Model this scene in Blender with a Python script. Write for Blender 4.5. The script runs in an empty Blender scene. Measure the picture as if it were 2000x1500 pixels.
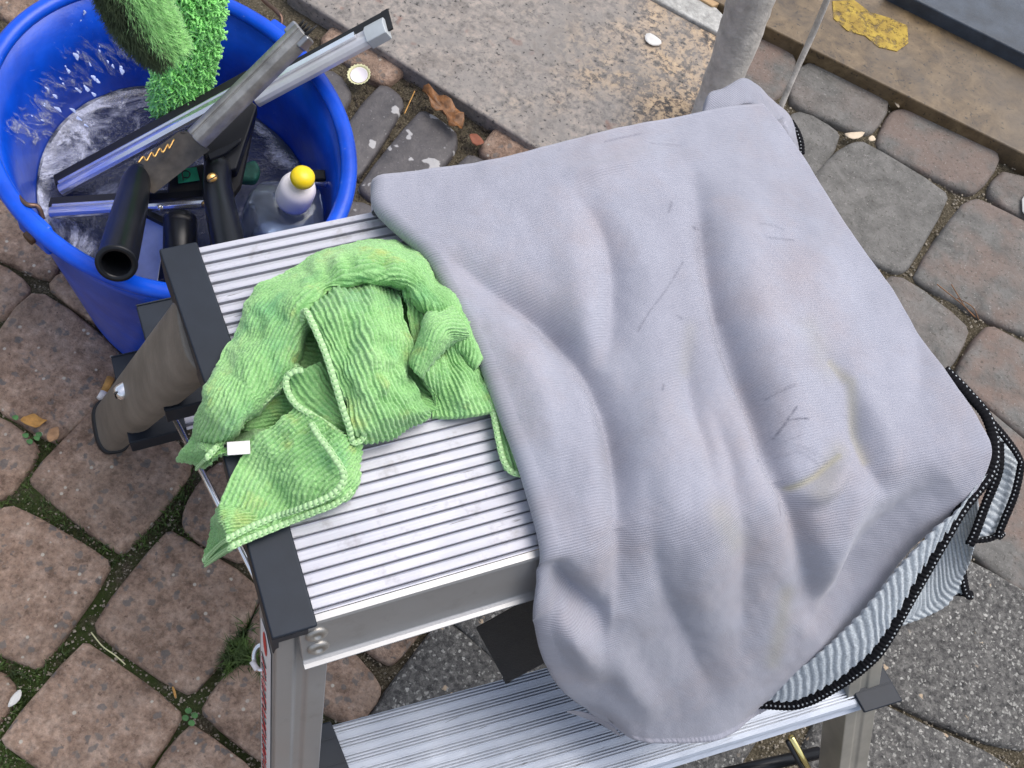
import bpy, bmesh, math, random
import numpy as np
from mathutils import Vector, Matrix
random.seed(7); rng = np.random.default_rng(7)
S = bpy.context.scene
# ------------------------------------------------------------------ camera
FPX, CH, TILT, ROLL = 2100.0, 1.10, math.radians(27), math.radians(24)
_f = np.array([0, math.sin(TILT), -math.cos(TILT)]); _r0 = np.array([1., 0, 0]); _u0 = np.cross(_r0, _f)
CR = math.cos(ROLL)*_r0 + math.sin(ROLL)*_u0; CU = -math.sin(ROLL)*_r0 + math.cos(ROLL)*_u0; CF = _f
CAM = np.array([0, 0, CH])
cd = bpy.data.cameras.new("camera"); cam = bpy.data.objects.new("camera", cd); S.collection.objects.link(cam)
cd.sensor_width = 36; cd.lens = FPX/2000*36; cd.clip_start = .02; cd.clip_end = 200
M4 = Matrix(((CR[0], CU[0], -CF[0], 0), (CR[1], CU[1], -CF[1], 0), (CR[2], CU[2], -CF[2], CH), (0, 0, 0, 1)))
cam.matrix_world = M4; S.camera = cam
# ------------------------------------------------------------------ world, sun, exposure
LD = (-0.62*CR - 0.30*CU)*1.0 + np.array([0, 0, -1.15]); LD /= np.linalg.norm(LD)     # direction the light travels
SUN_EL = math.asin(-LD[2]); SUN_AZ = math.atan2(-LD[0], -LD[1])
w = bpy.data.worlds.new("World"); S.world = w; w.use_nodes = True
nt = w.node_tree; sk = nt.nodes.new('ShaderNodeTexSky'); sk.sky_type = 'NISHITA'; sk.sun_disc = False
sk.sun_elevation = SUN_EL; sk.sun_rotation = SUN_AZ; sk.air_density = 1.0; sk.dust_density = 3.0; sk.ozone_density = 1.0
bg = nt.nodes['Background']; hs = nt.nodes.new('ShaderNodeHueSaturation'); hs.inputs['Saturation'].default_value = .62; nt.links.new(sk.outputs[0], hs.inputs['Color']); nt.links.new(hs.outputs[0], bg.inputs[0]); bg.inputs[1].default_value = 0.15
sl = bpy.data.lights.new("sun", 'SUN'); sun = bpy.data.objects.new("sun", sl); S.collection.objects.link(sun)
sl.energy = 1.0; sl.angle = math.radians(50); sl.color = (1, .955, .90)
sun.rotation_euler = Vector(LD).to_track_quat('-Z', 'Y').to_euler()
S.view_settings.view_transform = 'Standard'; S.view_settings.look = 'None'
S.view_settings.exposure = 0.68; S.view_settings.gamma = 1; S.view_settings.use_curve_mapping = False

# ------------------------------------------------------------------ helpers
def P(px, py, z):
    "the point of the place at height z that stands at this spot of the photograph"
    d = (px-1000)/FPX*CR - (py-750)/FPX*CU + CF
    return CAM + d*((z-CH)/d[2])
def PA(a):
    a = np.asarray(a, float); d = ((a[..., 0]-1000)/FPX)[..., None]*CR - ((a[..., 1]-750)/FPX)[..., None]*CU + CF
    return CAM + d*((a[..., 2]-CH)/d[..., 2])[..., None]
def link(o, parent=None):
    S.collection.objects.link(o)
    if parent is not None:
        o.parent = parent; o.matrix_parent_inverse = parent.matrix_world.inverted()
    return o
def mesh(name, verts, faces, mat, parent=None, smooth=False, uv=None, attrs=None):
    me = bpy.data.meshes.new(name); verts = np.asarray(verts, float)
    if isinstance(faces, np.ndarray):
        n, k = faces.shape
        me.vertices.add(len(verts)); me.vertices.foreach_set('co', verts.ravel())
        me.loops.add(n*k); me.loops.foreach_set('vertex_index', faces.ravel().astype(np.int32))
        me.polygons.add(n); me.polygons.foreach_set('loop_start', np.arange(0, n*k, k, dtype=np.int32)); me.polygons.foreach_set('loop_total', np.full(n, k, dtype=np.int32))
        me.update(calc_edges=True); me.validate()
    else:
        me.from_pydata([tuple(v) for v in verts], [], faces)
    if uv is not None:
        l = me.uv_layers.new(name='UVMap'); idx = np.empty(len(me.loops), dtype=np.int32); me.loops.foreach_get('vertex_index', idx)
        l.data.foreach_set('uv', np.asarray(uv, dtype=np.float32)[idx].ravel())
    for k_, v_ in (attrs or {}).items():
        at = me.attributes.new(k_, 'FLOAT', 'POINT'); at.data.foreach_set('value', np.asarray(v_, dtype=np.float32))
    me.materials.append(mat)
    if smooth: me.polygons.foreach_set('use_smooth', np.ones(len(me.polygons), dtype=bool))
    me.update()
    return link(bpy.data.objects.new(name, me), parent)
def empty(name, loc):
    o = bpy.data.objects.new(name, None); o.location = Vector(loc); o.empty_display_size = .02
    S.collection.objects.link(o); bpy.context.view_layer.update(); return o
def tag(o, label=None, cat=None, group=None, kind=None):
    if label: o['label'] = label
    if cat: o['category'] = cat
    if group: o['group'] = group
    if kind: o['kind'] = kind
    return o
def bevel(o, wd=.001, seg=2, ang=40):
    m = o.modifiers.new('bevel', 'BEVEL'); m.width = wd; m.segments = seg; m.limit_method = 'ANGLE'; m.angle_limit = math.radians(ang)
    for p in o.data.polygons: p.use_smooth = True
    m.harden_normals = True
    return o
class MB:
    def __init__(s): s.v = []; s.f = []
    def add(s, vs, fs):
        b = len(s.v); s.v += [tuple(x) for x in vs]; s.f += [tuple(b+i for i in f) for f in fs]; return s
    def prism(s, poly, z0, z1):          # world xy polygon straight up
        n = len(poly); vs = [(p[0], p[1], z0) for p in poly]+[(p[0], p[1], z1) for p in poly]
        return s.add(vs, [tuple(range(n))[::-1], tuple(range(n, 2*n))]+[(i, (i+1) % n, n+(i+1) % n, n+i) for i in range(n)])
    def extr(s, prof, p0, p1, side, up, close=True, taper=1.0):
        p0, p1, side, up = map(np.asarray, (p0, p1, side, up)); n = len(prof)
        vs = [p0+side*a+up*b for a, b in prof]+[p1+(side*a+up*b)*taper for a, b in prof]
        fs = [(i, (i+1) % n, n+(i+1) % n, n+i) for i in range(n if close else n-1)]
        if close: fs += [tuple(range(n))[::-1], tuple(range(n, 2*n))]
        return s.add(vs, fs)
    def build(s, name, mat, parent=None, smooth=False): return mesh(name, s.v, s.f, mat, parent, smooth)
def nrm(a): a = np.asarray(a, float); return a/np.linalg.norm(a)
def frame(p0, p1, up=(0, 0, 1)):
    d = nrm(np.asarray(p1)-np.asarray(p0)); s_ = nrm(np.cross(d, up)); return d, s_, np.cross(s_, d)
def catmull(pts, n):
    "n samples along a Catmull-Rom curve through pts (axis 0)"
    pts = np.asarray(pts, float); m = len(pts)
    if m == 2: 
        t = np.linspace(0, 1, n).reshape((-1,)+(1,)*(pts.ndim-1)); return pts[0]*(1-t)+pts[1]*t
    e = np.concatenate([[2*pts[0]-pts[1]], pts, [2*pts[-1]-pts[-2]]]); t = np.linspace(0, m-1, n); i = np.minimum(t.astype(int), m-2); u = (t-i).reshape((-1,)+(1,)*(pts.ndim-1))
    a, b, c, d = e[i], e[i+1], e[i+2], e[i+3]
    return .5*((2*b)+(c-a)*u+(2*a-5*b+4*c-d)*u*u+(3*b-a-3*c+d)*u**3)
def tube(name, pts, r, mat, parent=None, seg=10, caps=True, flat=1.0, up=(0, 0, 1), build=True, uvs=True, rmod=None):
    pts = np.asarray(pts, float); n = len(pts); r = np.broadcast_to(np.asarray(r, float), (n,))
    t = np.gradient(pts, axis=0); t /= np.linalg.norm(t, axis=1)[:, None]+1e-12
    s_ = np.cross(t, up); s_ /= np.linalg.norm(s_, axis=1)[:, None]+1e-12; u = np.cross(s_, t)
    a = np.linspace(0, 2*np.pi, seg, endpoint=False); R_ = r[:, None]*np.ones((1, seg))
    if rmod is not None: R_ = R_*rmod
    V = pts[:, None]+R_[..., None]*(np.cos(a)[None, :, None]*s_[:, None]+flat*np.sin(a)[None, :, None]*u[:, None])
    i, j = np.meshgrid(np.arange(n-1), np.arange(seg), indexing='ij'); q = np.stack([i*seg+j, i*seg+(j+1) % seg, (i+1)*seg+(j+1) % seg, (i+1)*seg+j], -1).reshape(-1, 4)
    V = V.reshape(-1, 3); L = np.concatenate([[0], np.cumsum(np.linalg.norm(np.diff(pts, axis=0), axis=1))])
    UV = np.stack([np.repeat(L, seg), np.tile(a/(2*np.pi), n)], -1)
    if caps:
        V = np.vstack([V, pts[0], pts[-1]]); c0, c1 = len(V)-2, len(V)-1; UV = np.vstack([UV, [0, 0], [L[-1], 0]])
        F = [tuple(x) for x in q.tolist()]+[(c0, (k+1) % seg, k) for k in range(seg)]+[(c1, (n-1)*seg+k, (n-1)*seg+(k+1) % seg) for k in range(seg)]
    else: F = q
    if not build: return V, F
    return mesh(name, V, F, mat, parent, True, UV)
def gridfaces(nu, nv):
    i, j = np.meshgrid(np.arange(nu-1), np.arange(nv-1), indexing='ij')
    return np.stack([i*nv+j, (i+1)*nv+j, (i+1)*nv+j+1, i*nv+j+1], -1).reshape(-1, 4)
_tab = rng.random((64, 64, 64))
def vnoise(p):
    "smooth value noise, p (...,3), about -1..1"
    p = np.asarray(p, float); i = np.floor(p).astype(int); f = p-i; f = f*f*(3-2*f); o = 0
    for a in (0, 1):
        for b in (0, 1):
            for c in (0, 1):
                o = o+_tab[(i[..., 0]+a) % 64, (i[..., 1]+b) % 64, (i[..., 2]+c) % 64]*(f[..., 0] if a else 1-f[..., 0])*(f[..., 1] if b else 1-f[..., 1])*(f[..., 2] if c else 1-f[..., 2])
    return o*2-1
def normals(G):
    n = np.cross(np.gradient(G, axis=0), np.gradient(G, axis=1)); n /= np.linalg.norm(n, axis=-1)[..., None]+1e-12
    n[n[..., 2].mean() < 0 and slice(None)] if False else None
    return n if n[..., 2].mean() > 0 else -n
def dist_poly(px, py, pl):
    "distance of every (px,py) to a polyline, and the share of the way along it"
    best = np.full(px.shape, 1e9); par = np.zeros(px.shape); pl = np.asarray(pl, float); n = len(pl)-1
    for k in range(n):
        a, b = pl[k], pl[k+1]; ab = b-a; t = np.clip(((px-a[0])*ab[0]+(py-a[1])*ab[1])/(ab@ab), 0, 1)
        d = np.hypot(px-a[0]-t*ab[0], py-a[1]-t*ab[1]); m = d < best; best = np.where(m, d, best); par = np.where(m, (k+t)/n, par)
    return best, par
def inside(pts, poly):
    x, y = pts[..., 0], pts[..., 1]; r = np.zeros(x.shape, bool); n = len(poly)
    for i in range(n):
        (x1, y1), (x2, y2) = poly[i][:2], poly[(i+1) % n][:2]
        c = ((y1 > y) != (y2 > y)) & (x < (x2-x1)*(y-y1)/((y2-y1) or 1e-12)+x1); r ^= c
    return r

# ------------------------------------------------------------------ materials
class NM:
    def __init__(s, name):
        s.m = bpy.data.materials.new(name); s.m.use_nodes = True; s.t = s.m.node_tree; s.b = s.t.nodes['Principled BSDF']
    def n(s, typ, **kw):
        x = s.t.nodes.new('ShaderNode'+typ)
        for k, v in kw.items():
            if k in x.inputs and not hasattr(x, k): x.inputs[k].default_value = v
            else: setattr(x, k, v)
        return x
    def l(s, a, b): s.t.links.new(a, b)
    def coord(s, kind='pos', scale=(1, 1, 1), rnd=0, rot=(0, 0, 0)):
        if kind == 'pos': o = s.n('NewGeometry').outputs['Position']
        elif kind == 'uv': o = s.n('TexCoord').outputs['UV']
        else: o = s.n('TexCoord').outputs['Object']
        mp = s.n('Mapping'); mp.inputs['Scale'].default_value = scale; mp.inputs['Rotation'].default_value = rot; s.l(o, mp.inputs['Vector'])
        if rnd:
            oi = s.n('ObjectInfo'); c = s.n('CombineXYZ'); mu = s.n('Math', operation='MULTIPLY'); mu.inputs[1].default_value = rnd
            s.l(oi.outputs['Random'], mu.inputs[0]); s.l(mu.outputs[0], c.inputs[2]); s.l(mu.outputs[0], c.inputs[0]); s.l(c.outputs[0], mp.inputs['Location'])
        return mp.outputs[0]
    def noise(s, v, scale, detail=4, rough=.6, dist=0):
        x = s.n('TexNoise'); x.inputs['Scale'].default_value = scale; x.inputs['Detail'].default_value = detail; x.inputs['Roughness'].default_value = rough; x.inputs['Distortion'].default_value = dist
        s.l(v, x.inputs['Vector']); return x.outputs['Fac']
    def voro(s, v, scale, feature='F1', rand=1.0):
        x = s.n('TexVoronoi', feature=feature); x.inputs['Scale'].default_value = scale; x.inputs['Randomness'].default_value = rand; s.l(v, x.inputs['Vector']); return x
    def ramp(s, f, stops, interp='LINEAR'):
        x = s.n('ValToRGB'); x.color_ramp.interpolation = interp; e = x.color_ramp.elements
        while len(e) > 1: e.remove(e[-1])
        for i, (p, c) in enumerate(stops):
            c = (c, c, c) if isinstance(c, (int, float)) else c
            q = e[0] if i == 0 else e.new(p); q.position = p; q.color = (*c, 1)
        s.l(f, x.inputs[0]); return x.outputs[0]
    def mix(s, a, b, f, blend='MIX'):
        x = s.n('Mix', data_type='RGBA', blend_type=blend)
        for ix, val in ((6, a), (7, b), (0, f)):
            sock = x.inputs[ix]
            if isinstance(val, (int, float)): sock.default_value = val if ix == 0 else (val, val, val, 1)
            elif isinstance(val, tuple): sock.default_value = (*val, 1)
            else: s.l(val, sock)
        return x.outputs[2]
    def math(s, op, a, b=0.0, clamp=False):
        x = s.n('Math', operation=op, use_clamp=clamp)
        for i, v in enumerate((a, b)):
            if isinstance(v, (int, float)): x.inputs[i].default_value = v
            else: s.l(v, x.inputs[i])
        return x.outputs[0]
    def set(s, **kw):
        for k, v in kw.items():
            k = {'col': 'Base Color', 'rough': 'Roughness', 'metal': 'Metallic', 'spec': 'Specular IOR Level', 'sheen': 'Sheen Weight', 'trans': 'Transmission Weight', 'ior': 'IOR', 'coat': 'Coat Weight', 'sss': 'Subsurface Weight', 'alpha': 'Alpha', 'aniso': 'Anisotropic'}[k]
            i = s.b.inputs[k]
            if isinstance(v, (int, float)): i.default_value = v
            elif isinstance(v, tuple): i.default_value = (*v, 1)
            else: s.l(v, i)
        return s
    def bump(s, h, dist, strength=1.0, prev=None):
        x = s.n('Bump'); x.inputs['Distance'].default_value = dist; x.inputs['Strength'].default_value = strength; s.l(h, x.inputs['Height'])
        if prev is not None: s.l(prev, x.inputs['Normal'])
        s.l(x.outputs[0], s.b.inputs['Normal']); return x.outputs[0]
    def attr(s, name): return s.n('Attribute', attribute_name=name).outputs['Fac']
    def white(s):
        return s.n('ObjectInfo').outputs['Random']

def stone_brown():
    k = NM('brown_concrete'); v = k.coord('pos', rnd=7)
    base = k.ramp(k.noise(v, 45, 6, .7), [(.32, (.20, .128, .090)), (.5, (.39, .265, .192)), (.70, (.54, .395, .305))])
    base = k.mix(base, (.42, .33, .27), k.ramp(k.noise(v, 300, 3, .7), [(.55, 0), (.72, .55)]))
    base = k.mix(base, (.06, .035, .028), k.ramp(k.noise(v, 190, 3, .6), [(.28, .6), (.38, 0)]))
    base = k.mix(base, k.ramp(k.noise(v, 170, 4, .75), [(.32, .62), (.5, 1.0), (.68, 1.30)]), 1.0, 'MULTIPLY')
    vd = k.n('VectorMath', operation='ADD'); nz = k.n('TexNoise'); nz.inputs['Scale'].default_value = 120; k.l(v, nz.inputs['Vector'])
    sc = k.n('VectorMath', operation='SCALE'); k.l(nz.outputs['Color'], sc.inputs[0]); sc.inputs['Scale'].default_value = .013; k.l(v, vd.inputs[0]); k.l(sc.outputs[0], vd.inputs[1])
    vo = k.voro(vd.outputs[0], 105); cr = k.n('SeparateColor'); k.l(vo.outputs['Color'], cr.inputs[0])
    pick = k.math('MULTIPLY', k.ramp(cr.outputs[0], [(.66, 0), (.70, 1)]), k.ramp(vo.outputs['Distance'], [(.30, .7), (.46, 0)]))
    base = k.mix(base, k.mix((.12, .13, .135), (.22, .20, .18), cr.outputs[1]), pick)
    v2 = k.voro(v, 170); c2 = k.n('SeparateColor'); k.l(v2.outputs['Color'], c2.inputs[0])
    p2 = k.math('MULTIPLY', k.ramp(c2.outputs[0], [(.95, 0), (.96, 1)]), k.ramp(v2.outputs['Distance'], [(.24, 1), (.36, 0)]))
    base = k.mix(base, (.62, .56, .47), p2)
    tone = k.ramp(k.white(), [(0, .84), (1, 1.10)]); base = k.mix(base, tone, 1.0, 'MULTIPLY')
    base = k.mix(base, (.20, .16, .13), k.ramp(k.noise(v, 14, 3), [(.5, 0), (.75, .45)]))
    k.set(col=base, rough=.88, spec=.3)
    b1 = k.bump(k.noise(v, 260, 5, .75), .0040, 1.0); k.bump(k.noise(v, 60, 3), .003, .6, b1); return k.m
def stone_grey(name, dark, lite, specks):
    k = NM(name); v = k.coord('pos', rnd=5)
    base = k.ramp(k.noise(v, 34, 7, .72, .4), [(.3, dark), (.7, lite)])
    br = k.math('MULTIPLY', k.ramp(k.noise(v, 16, 3), [(.42, 0), (.62, .8)]), k.ramp(k.white(), [(.3, 0), (.7, 1)]))
    base = k.mix(base, (.20, .14, .112), br)
    base = k.mix(base, (.05, .045, .035), k.ramp(k.noise(v, 220, 3, .7), [(.30, .75), (.43, 0)]))
    base = k.mix(base, (.42, .40, .36), k.ramp(k.noise(v, 330, 2, .7), [(.62, 0), (.74, specks)]))
    k.set(col=base, rough=.8, spec=.35)
    b1 = k.bump(k.noise(v, 200, 5, .7), .0016, .8); k.bump(k.noise(v, 40, 3), .003, .6, b1); return k.m
def stone_speckled():
    k = NM('speckled_concrete'); v0 = k.coord('pos', rnd=3); nz = k.n('TexNoise'); nz.inputs['Scale'].default_value = 260; k.l(v0, nz.inputs['Vector']); sc_ = k.n('VectorMath', operation='SCALE'); k.l(nz.outputs['Color'], sc_.inputs[0]); sc_.inputs['Scale'].default_value = .007; va = k.n('VectorMath', operation='ADD'); k.l(v0, va.inputs[0]); k.l(sc_.outputs[0], va.inputs[1]); v = va.outputs[0]
    base = k.ramp(k.noise(v, 170, 5, .75), [(.34, (.035, .034, .033)), (.5, (.115, .110, .103)), (.68, (.24, .23, .21))])
    for sc, th, col, a in ((260, .74, (.34, .33, .30), .45), (150, .88, (.50, .48, .44), .28), (110, .93, (.50, .38, .26), .3)):
        vo = k.voro(v, sc); c = k.n('SeparateColor'); k.l(vo.outputs['Color'], c.inputs[0])
        base = k.mix(base, col, k.math('MULTIPLY', k.ramp(c.outputs[0], [(th, 0), (th+.02, 1)]), k.ramp(vo.outputs['Distance'], [(a-.1, 1), (a+.03, 0)])))
    k.set(col=base, rough=.85, spec=.3); k.bump(k.noise(v, 220, 5, .75), .003, .9); return k.m
def slate():
    k = NM('dark_slate'); v = k.coord('pos', rnd=5)
    base = k.ramp(k.noise(v, 40, 6, .7), [(.3, (.042, .038, .040)), (.7, (.105, .094, .092))])
    base = k.mix(base, (.50, .49, .48), k.ramp(k.noise(v, 42, 2.5, .5), [(.62, 0), (.645, .7)]))
    base = k.mix(base, (.30, .29, .28), k.ramp(k.noise(v, 260, 3, .7), [(.64, 0), (.72, .7)]))
    k.set(col=base, rough=.55, spec=.5); k.bump(k.noise(v, 90, 5, .7), .0025, .7); return k.m
def granite():
    k = NM('worn_granite'); v = k.coord('pos'); vb = k.coord('pos')
    n1 = k.noise(v, 105, 4, .72, .3); n2 = k.noise(v, 48, 4, .7)
    base = k.ramp(n1, [(.30, (.09, .082, .075)), (.42, (.19, .17, .152)), (.53, (.27, .238, .208)), (.68, (.37, .31, .26))])
    warm = k.ramp(n1, [(.40, (.05, .043, .037)), (.47, (.16, .115, .078)), (.53, (.48, .34, .20)), (.7, (.58, .43, .27))])
    g = k.n('SeparateXYZ'); k.l(k.n('NewGeometry').outputs['Position'], g.inputs[0])
    x = k.math('ADD', k.math('MULTIPLY', g.outputs[0], 3.0), k.math('MULTIPLY', k.noise(v, 9, 3), 1.6))
    base = k.mix(base, warm, k.ramp(x, [(.45, 0), (1.15, .95)]))
    base = k.mix(base, (.20, .085, .055), k.ramp(k.noise(v, 33, 2), [(.68, 0), (.74, .6)]))
    base = k.mix(base, (.23, .21, .19), k.ramp(k.noise(v, 9, 5, .75, 1.0), [(.42, 0), (.62, .75)])); base = k.mix(base, (.15, .125, .105), k.ramp(k.noise(v, 17, 5, .75, .6), [(.52, 0), (.70, .6)])); base = k.mix(base, (.36, .33, .29), k.ramp(k.noise(v, 7, 6, .8, 1.5), [(.58, 0), (.72, .6)]))
    base = k.mix(base, (.018, .016, .015), k.ramp(k.noise(v, 210, 2, .6), [(.29, .9), (.36, 0)]))
    k.set(col=base, rough=.6, spec=.4); k.bump(k.noise(v, 180, 4, .7), .0012, .6); return k.m
def simple(name, col, rough=.5, metal=0.0, var=.15, scale=40, bump=0.0, bscale=200, **kw):
    k = NM(name); v = k.coord('pos'); n = k.noise(v, scale, 4)
    c0 = tuple(max(0, x*(1-var)) for x in col); c1 = tuple(min(1, x*(1+var)) for x in col)
    k.set(col=k.ramp(n, [(.3, c0), (.7, c1)]), rough=rough, metal=metal, **kw)
    if bump: k.bump(k.noise(v, bscale, 4, .7), bump)
    return k.m
def aluminium(name, col, rough, dirt=0.0, met=.92):
    k = NM(name); v = k.coord('uv', scale=(3, 900, 1)); n = k.noise(v, 1.0, 2)
    p = k.coord('pos'); n2 = k.noise(p, 60, 4, .7)
    c = k.ramp(n, [(.3, tuple(x*.90 for x in col)), (.7, col)]); sv = k.coord('uv', scale=(26, 420, 1)); c = k.mix(c, (.10, .09, .085), k.ramp(k.noise(sv, 1.0, 3, .6), [(.66, 0), (.69, .75)])); c = k.mix(c, tuple(x*.8 for x in col), k.ramp(k.noise(k.coord('uv', scale=(8, 60, 1)), 1.0, 4, .7), [(.5, 0), (.7, .8)]))
    if dirt: c = k.mix(c, (.16, .13, .11), k.ramp(n2, [(.56, 0), (.74, dirt)]))
    k.set(col=c, metal=met, rough=k.ramp(k.noise(p, 25, 3), [(.3, rough*.85), (.7, min(1, rough*1.25))])); 
    k.bump(k.noise(p, 500, 2), .0002, .4); return k.m
def plastic_dark(name='anthracite_plastic', col=(.013, .018, .027), rough=.48):
    k = NM(name); v = k.coord('pos'); c = k.ramp(k.noise(v, 30, 4), [(.3, tuple(x*.8 for x in col)), (.7, tuple(x*1.25 for x in col))])
    c = k.mix(c, (.14, .14, .15), k.ramp(k.noise(v, 120, 3, .8), [(.74, 0), (.82, .4)]))
    k.set(col=c, rough=rough, spec=.3); k.bump(k.noise(v, 700, 3), .0001, .3); return k.m
def fabric_grey():
    k = NM('grey_microfibre'); uv = k.coord('uv')
    sp = k.n('SeparateXYZ'); k.l(uv, sp.inputs[0])
    wob = k.noise(uv, 22, 3)
    ph = k.math('ADD', k.math('MULTIPLY', sp.outputs[1], 2*math.pi/.0017), k.math('MULTIPLY', wob, 3.0))
    rib = k.math('SINE', ph)
    fin = k.noise(uv, 1500, 2)
    n = k.noise(uv, 9, 4)
    col = k.ramp(n, [(.3, (.315, .315, .365)), (.7, (.40, .405, .465))])
    col = k.mix(col, (.36, .315, .325), k.ramp(k.noise(uv, 10, 5, .65), [(.46, 0), (.70, .65)]))
    col = k.mix(col, .90, k.math('MULTIPLY', k.ramp(rib, [(0.0, 1), (.55, 0)]), k.ramp(k.noise(uv, 26, 3), [(.38, .1), (.62, 1)])), 'MULTIPLY')
    col = k.mix(col, k.ramp(fin, [(.3, .88), (.7, 1.06)]), 1.0, 'MULTIPLY')
    col = k.mix(col, (.36, .33, .20), k.attr('tint')); col = k.mix(col, (.10, .10, .13), k.math('MULTIPLY', k.attr('stain'), k.ramp(k.noise(uv, 420, 3, .7), [(.34, .1), (.56, 1)])))
    k.set(col=col, rough=.95, spec=.15, sheen=.25)
    b1 = k.bump(rib, .00013, .8); b2 = k.bump(fin, .0004, .7, b1); k.bump(k.noise(uv, 60, 4), .0015, .5, b2); return k.m
def fabric_green():
    k = NM('green_microfibre'); uv = k.coord('uv'); n = k.noise(uv, 16, 5, .6); p = k.coord('pos')
    col = k.ramp(n, [(.28, (.20, .44, .15)), (.5, (.33, .60, .24)), (.72, (.47, .72, .33))])
    col = k.mix(col, (.15, .42, .20), k.ramp(k.noise(p, 30, 3), [(.56, 0), (.74, .65)]))
    col = k.mix(col, (.50, .50, .14), k.ramp(k.noise(p, 45, 3), [(.58, 0), (.75, .55)]))
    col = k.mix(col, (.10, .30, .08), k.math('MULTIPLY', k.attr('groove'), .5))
    col = k.mix(col, k.ramp(k.noise(p, 900, 2), [(.3, .75), (.7, 1.15)]), 1.0, 'MULTIPLY')
    k.set(col=col, rough=.95, spec=.1, sheen=.3); k.bump(k.noise(p, 900, 3), .0008, .8); return k.m
def hem_mat(name, col, dot, pitch, lo=.15, hi=.35):
    k = NM(name); uv = k.coord('uv'); sp = k.n('SeparateXYZ'); k.l(uv, sp.inputs[0])
    st = k.math('SINE', k.math('MULTIPLY', sp.outputs[0], 2*math.pi/pitch))
    band = k.math('MULTIPLY', k.math('GREATER_THAN', sp.outputs[1], lo), k.math('LESS_THAN', sp.outputs[1], hi))
    m = k.math('MULTIPLY', k.math('GREATER_THAN', st, .45), band)
    c = k.mix(col, tuple(x*.55 for x in col), k.ramp(st, [(.0, .6), (.6, 0)]))
    k.set(col=k.mix(c, dot, m), rough=.9, sheen=0.0, spec=.15); k.bump(st, .0004, .7); return k.m
def water_mat():
    k = NM('soapy_water'); p = k.coord('pos'); n = k.noise(p, 11, 8, .70, 2.6); n2 = k.noise(p, 260, 3, .7)
    g = k.n('SeparateXYZ'); k.l(k.coord('obj'), g.inputs[0])
    side = k.math('MULTIPLY', g.outputs[0], -1.6)
    m = k.ramp(k.math('ADD', n, side), [(.66, 0), (.76, .4), (.9, .9)])
    c = k.mix(k.mix((.008, .014, .040), (.035, .042, .095), k.noise(p, 30, 4)), (.56, .59, .72), k.math('MULTIPLY', m, k.ramp(n2, [(.25, .55), (.65, 1)])))
    k.set(col=c, rough=k.mix(.06, .6, m), spec=.5); k.bump(n2, .0015, .5); return k.m
def bucket_mat():
    k = NM('blue_plastic'); p = k.coord('pos'); n = k.noise(p, 20, 4)
    c = k.ramp(n, [(.3, (.001, .045, .42)), (.7, (.003, .095, .72))])
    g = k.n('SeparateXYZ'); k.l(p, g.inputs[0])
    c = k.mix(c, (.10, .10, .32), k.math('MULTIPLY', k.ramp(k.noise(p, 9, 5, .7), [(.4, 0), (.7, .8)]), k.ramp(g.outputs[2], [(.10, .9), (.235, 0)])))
    c = k.mix(c, (.30, .38, .70), k.ramp(k.noise(p, 110, 3, .8), [(.66, 0), (.80, .5)]))
    k.set(col=c, rough=.28, spec=.4); k.bump(k.noise(p, 60, 3), .001, .4); return k.m
def moss_soil():
    k = NM('joint_soil'); p = k.coord('pos'); n = k.noise(p, 28, 5, .7); n2 = k.noise(p, 420, 4, .75)
    c = k.ramp(n2, [(.3, (.03, .026, .018)), (.55, (.13, .108, .072)), (.78, (.38, .34, .26))])
    g = k.n('SeparateXYZ'); k.l(p, g.inputs[0]); w_ = k.math('SUBTRACT', k.math('MULTIPLY', k.math('ADD', g.outputs[1], k.math('MULTIPLY', g.outputs[0], .55)), -1.2), -.42)
    green = k.mix((.022, .035, .010), (.07, .11, .022), k.noise(p, 260, 3))
    c = k.mix(c, green, k.math('MULTIPLY', k.ramp(n, [(.36, 0), (.52, .9)]), k.ramp(w_, [(.2, 0), (.42, 1)])))
    k.set(col=c, rough=.95, spec=.2); k.bump(n2, .004, 1.0); return k.m
def brown_polished():
    k = NM('brown_stone'); p = k.coord('pos', scale=(1, 1, 1)); n = k.noise(p, 30, 6, .72, .5)
    c = k.ramp(n, [(.3, (.05, .032, .017)), (.5, (.125, .083, .040)), (.7, (.21, .145, .075))])
    c = k.mix(c, (.02, .015, .01), k.ramp(k.noise(p, 170, 3, .6), [(.32, .85), (.40, 0)]))
    c = k.mix(c, (.10, .08, .06), k.ramp(k.noise(p, 8, 3), [(.45, 0), (.65, .6)]))
    k.set(col=c, rough=.45); k.bump(k.noise(p, 200, 3), .0006, .5); return k.m
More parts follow.
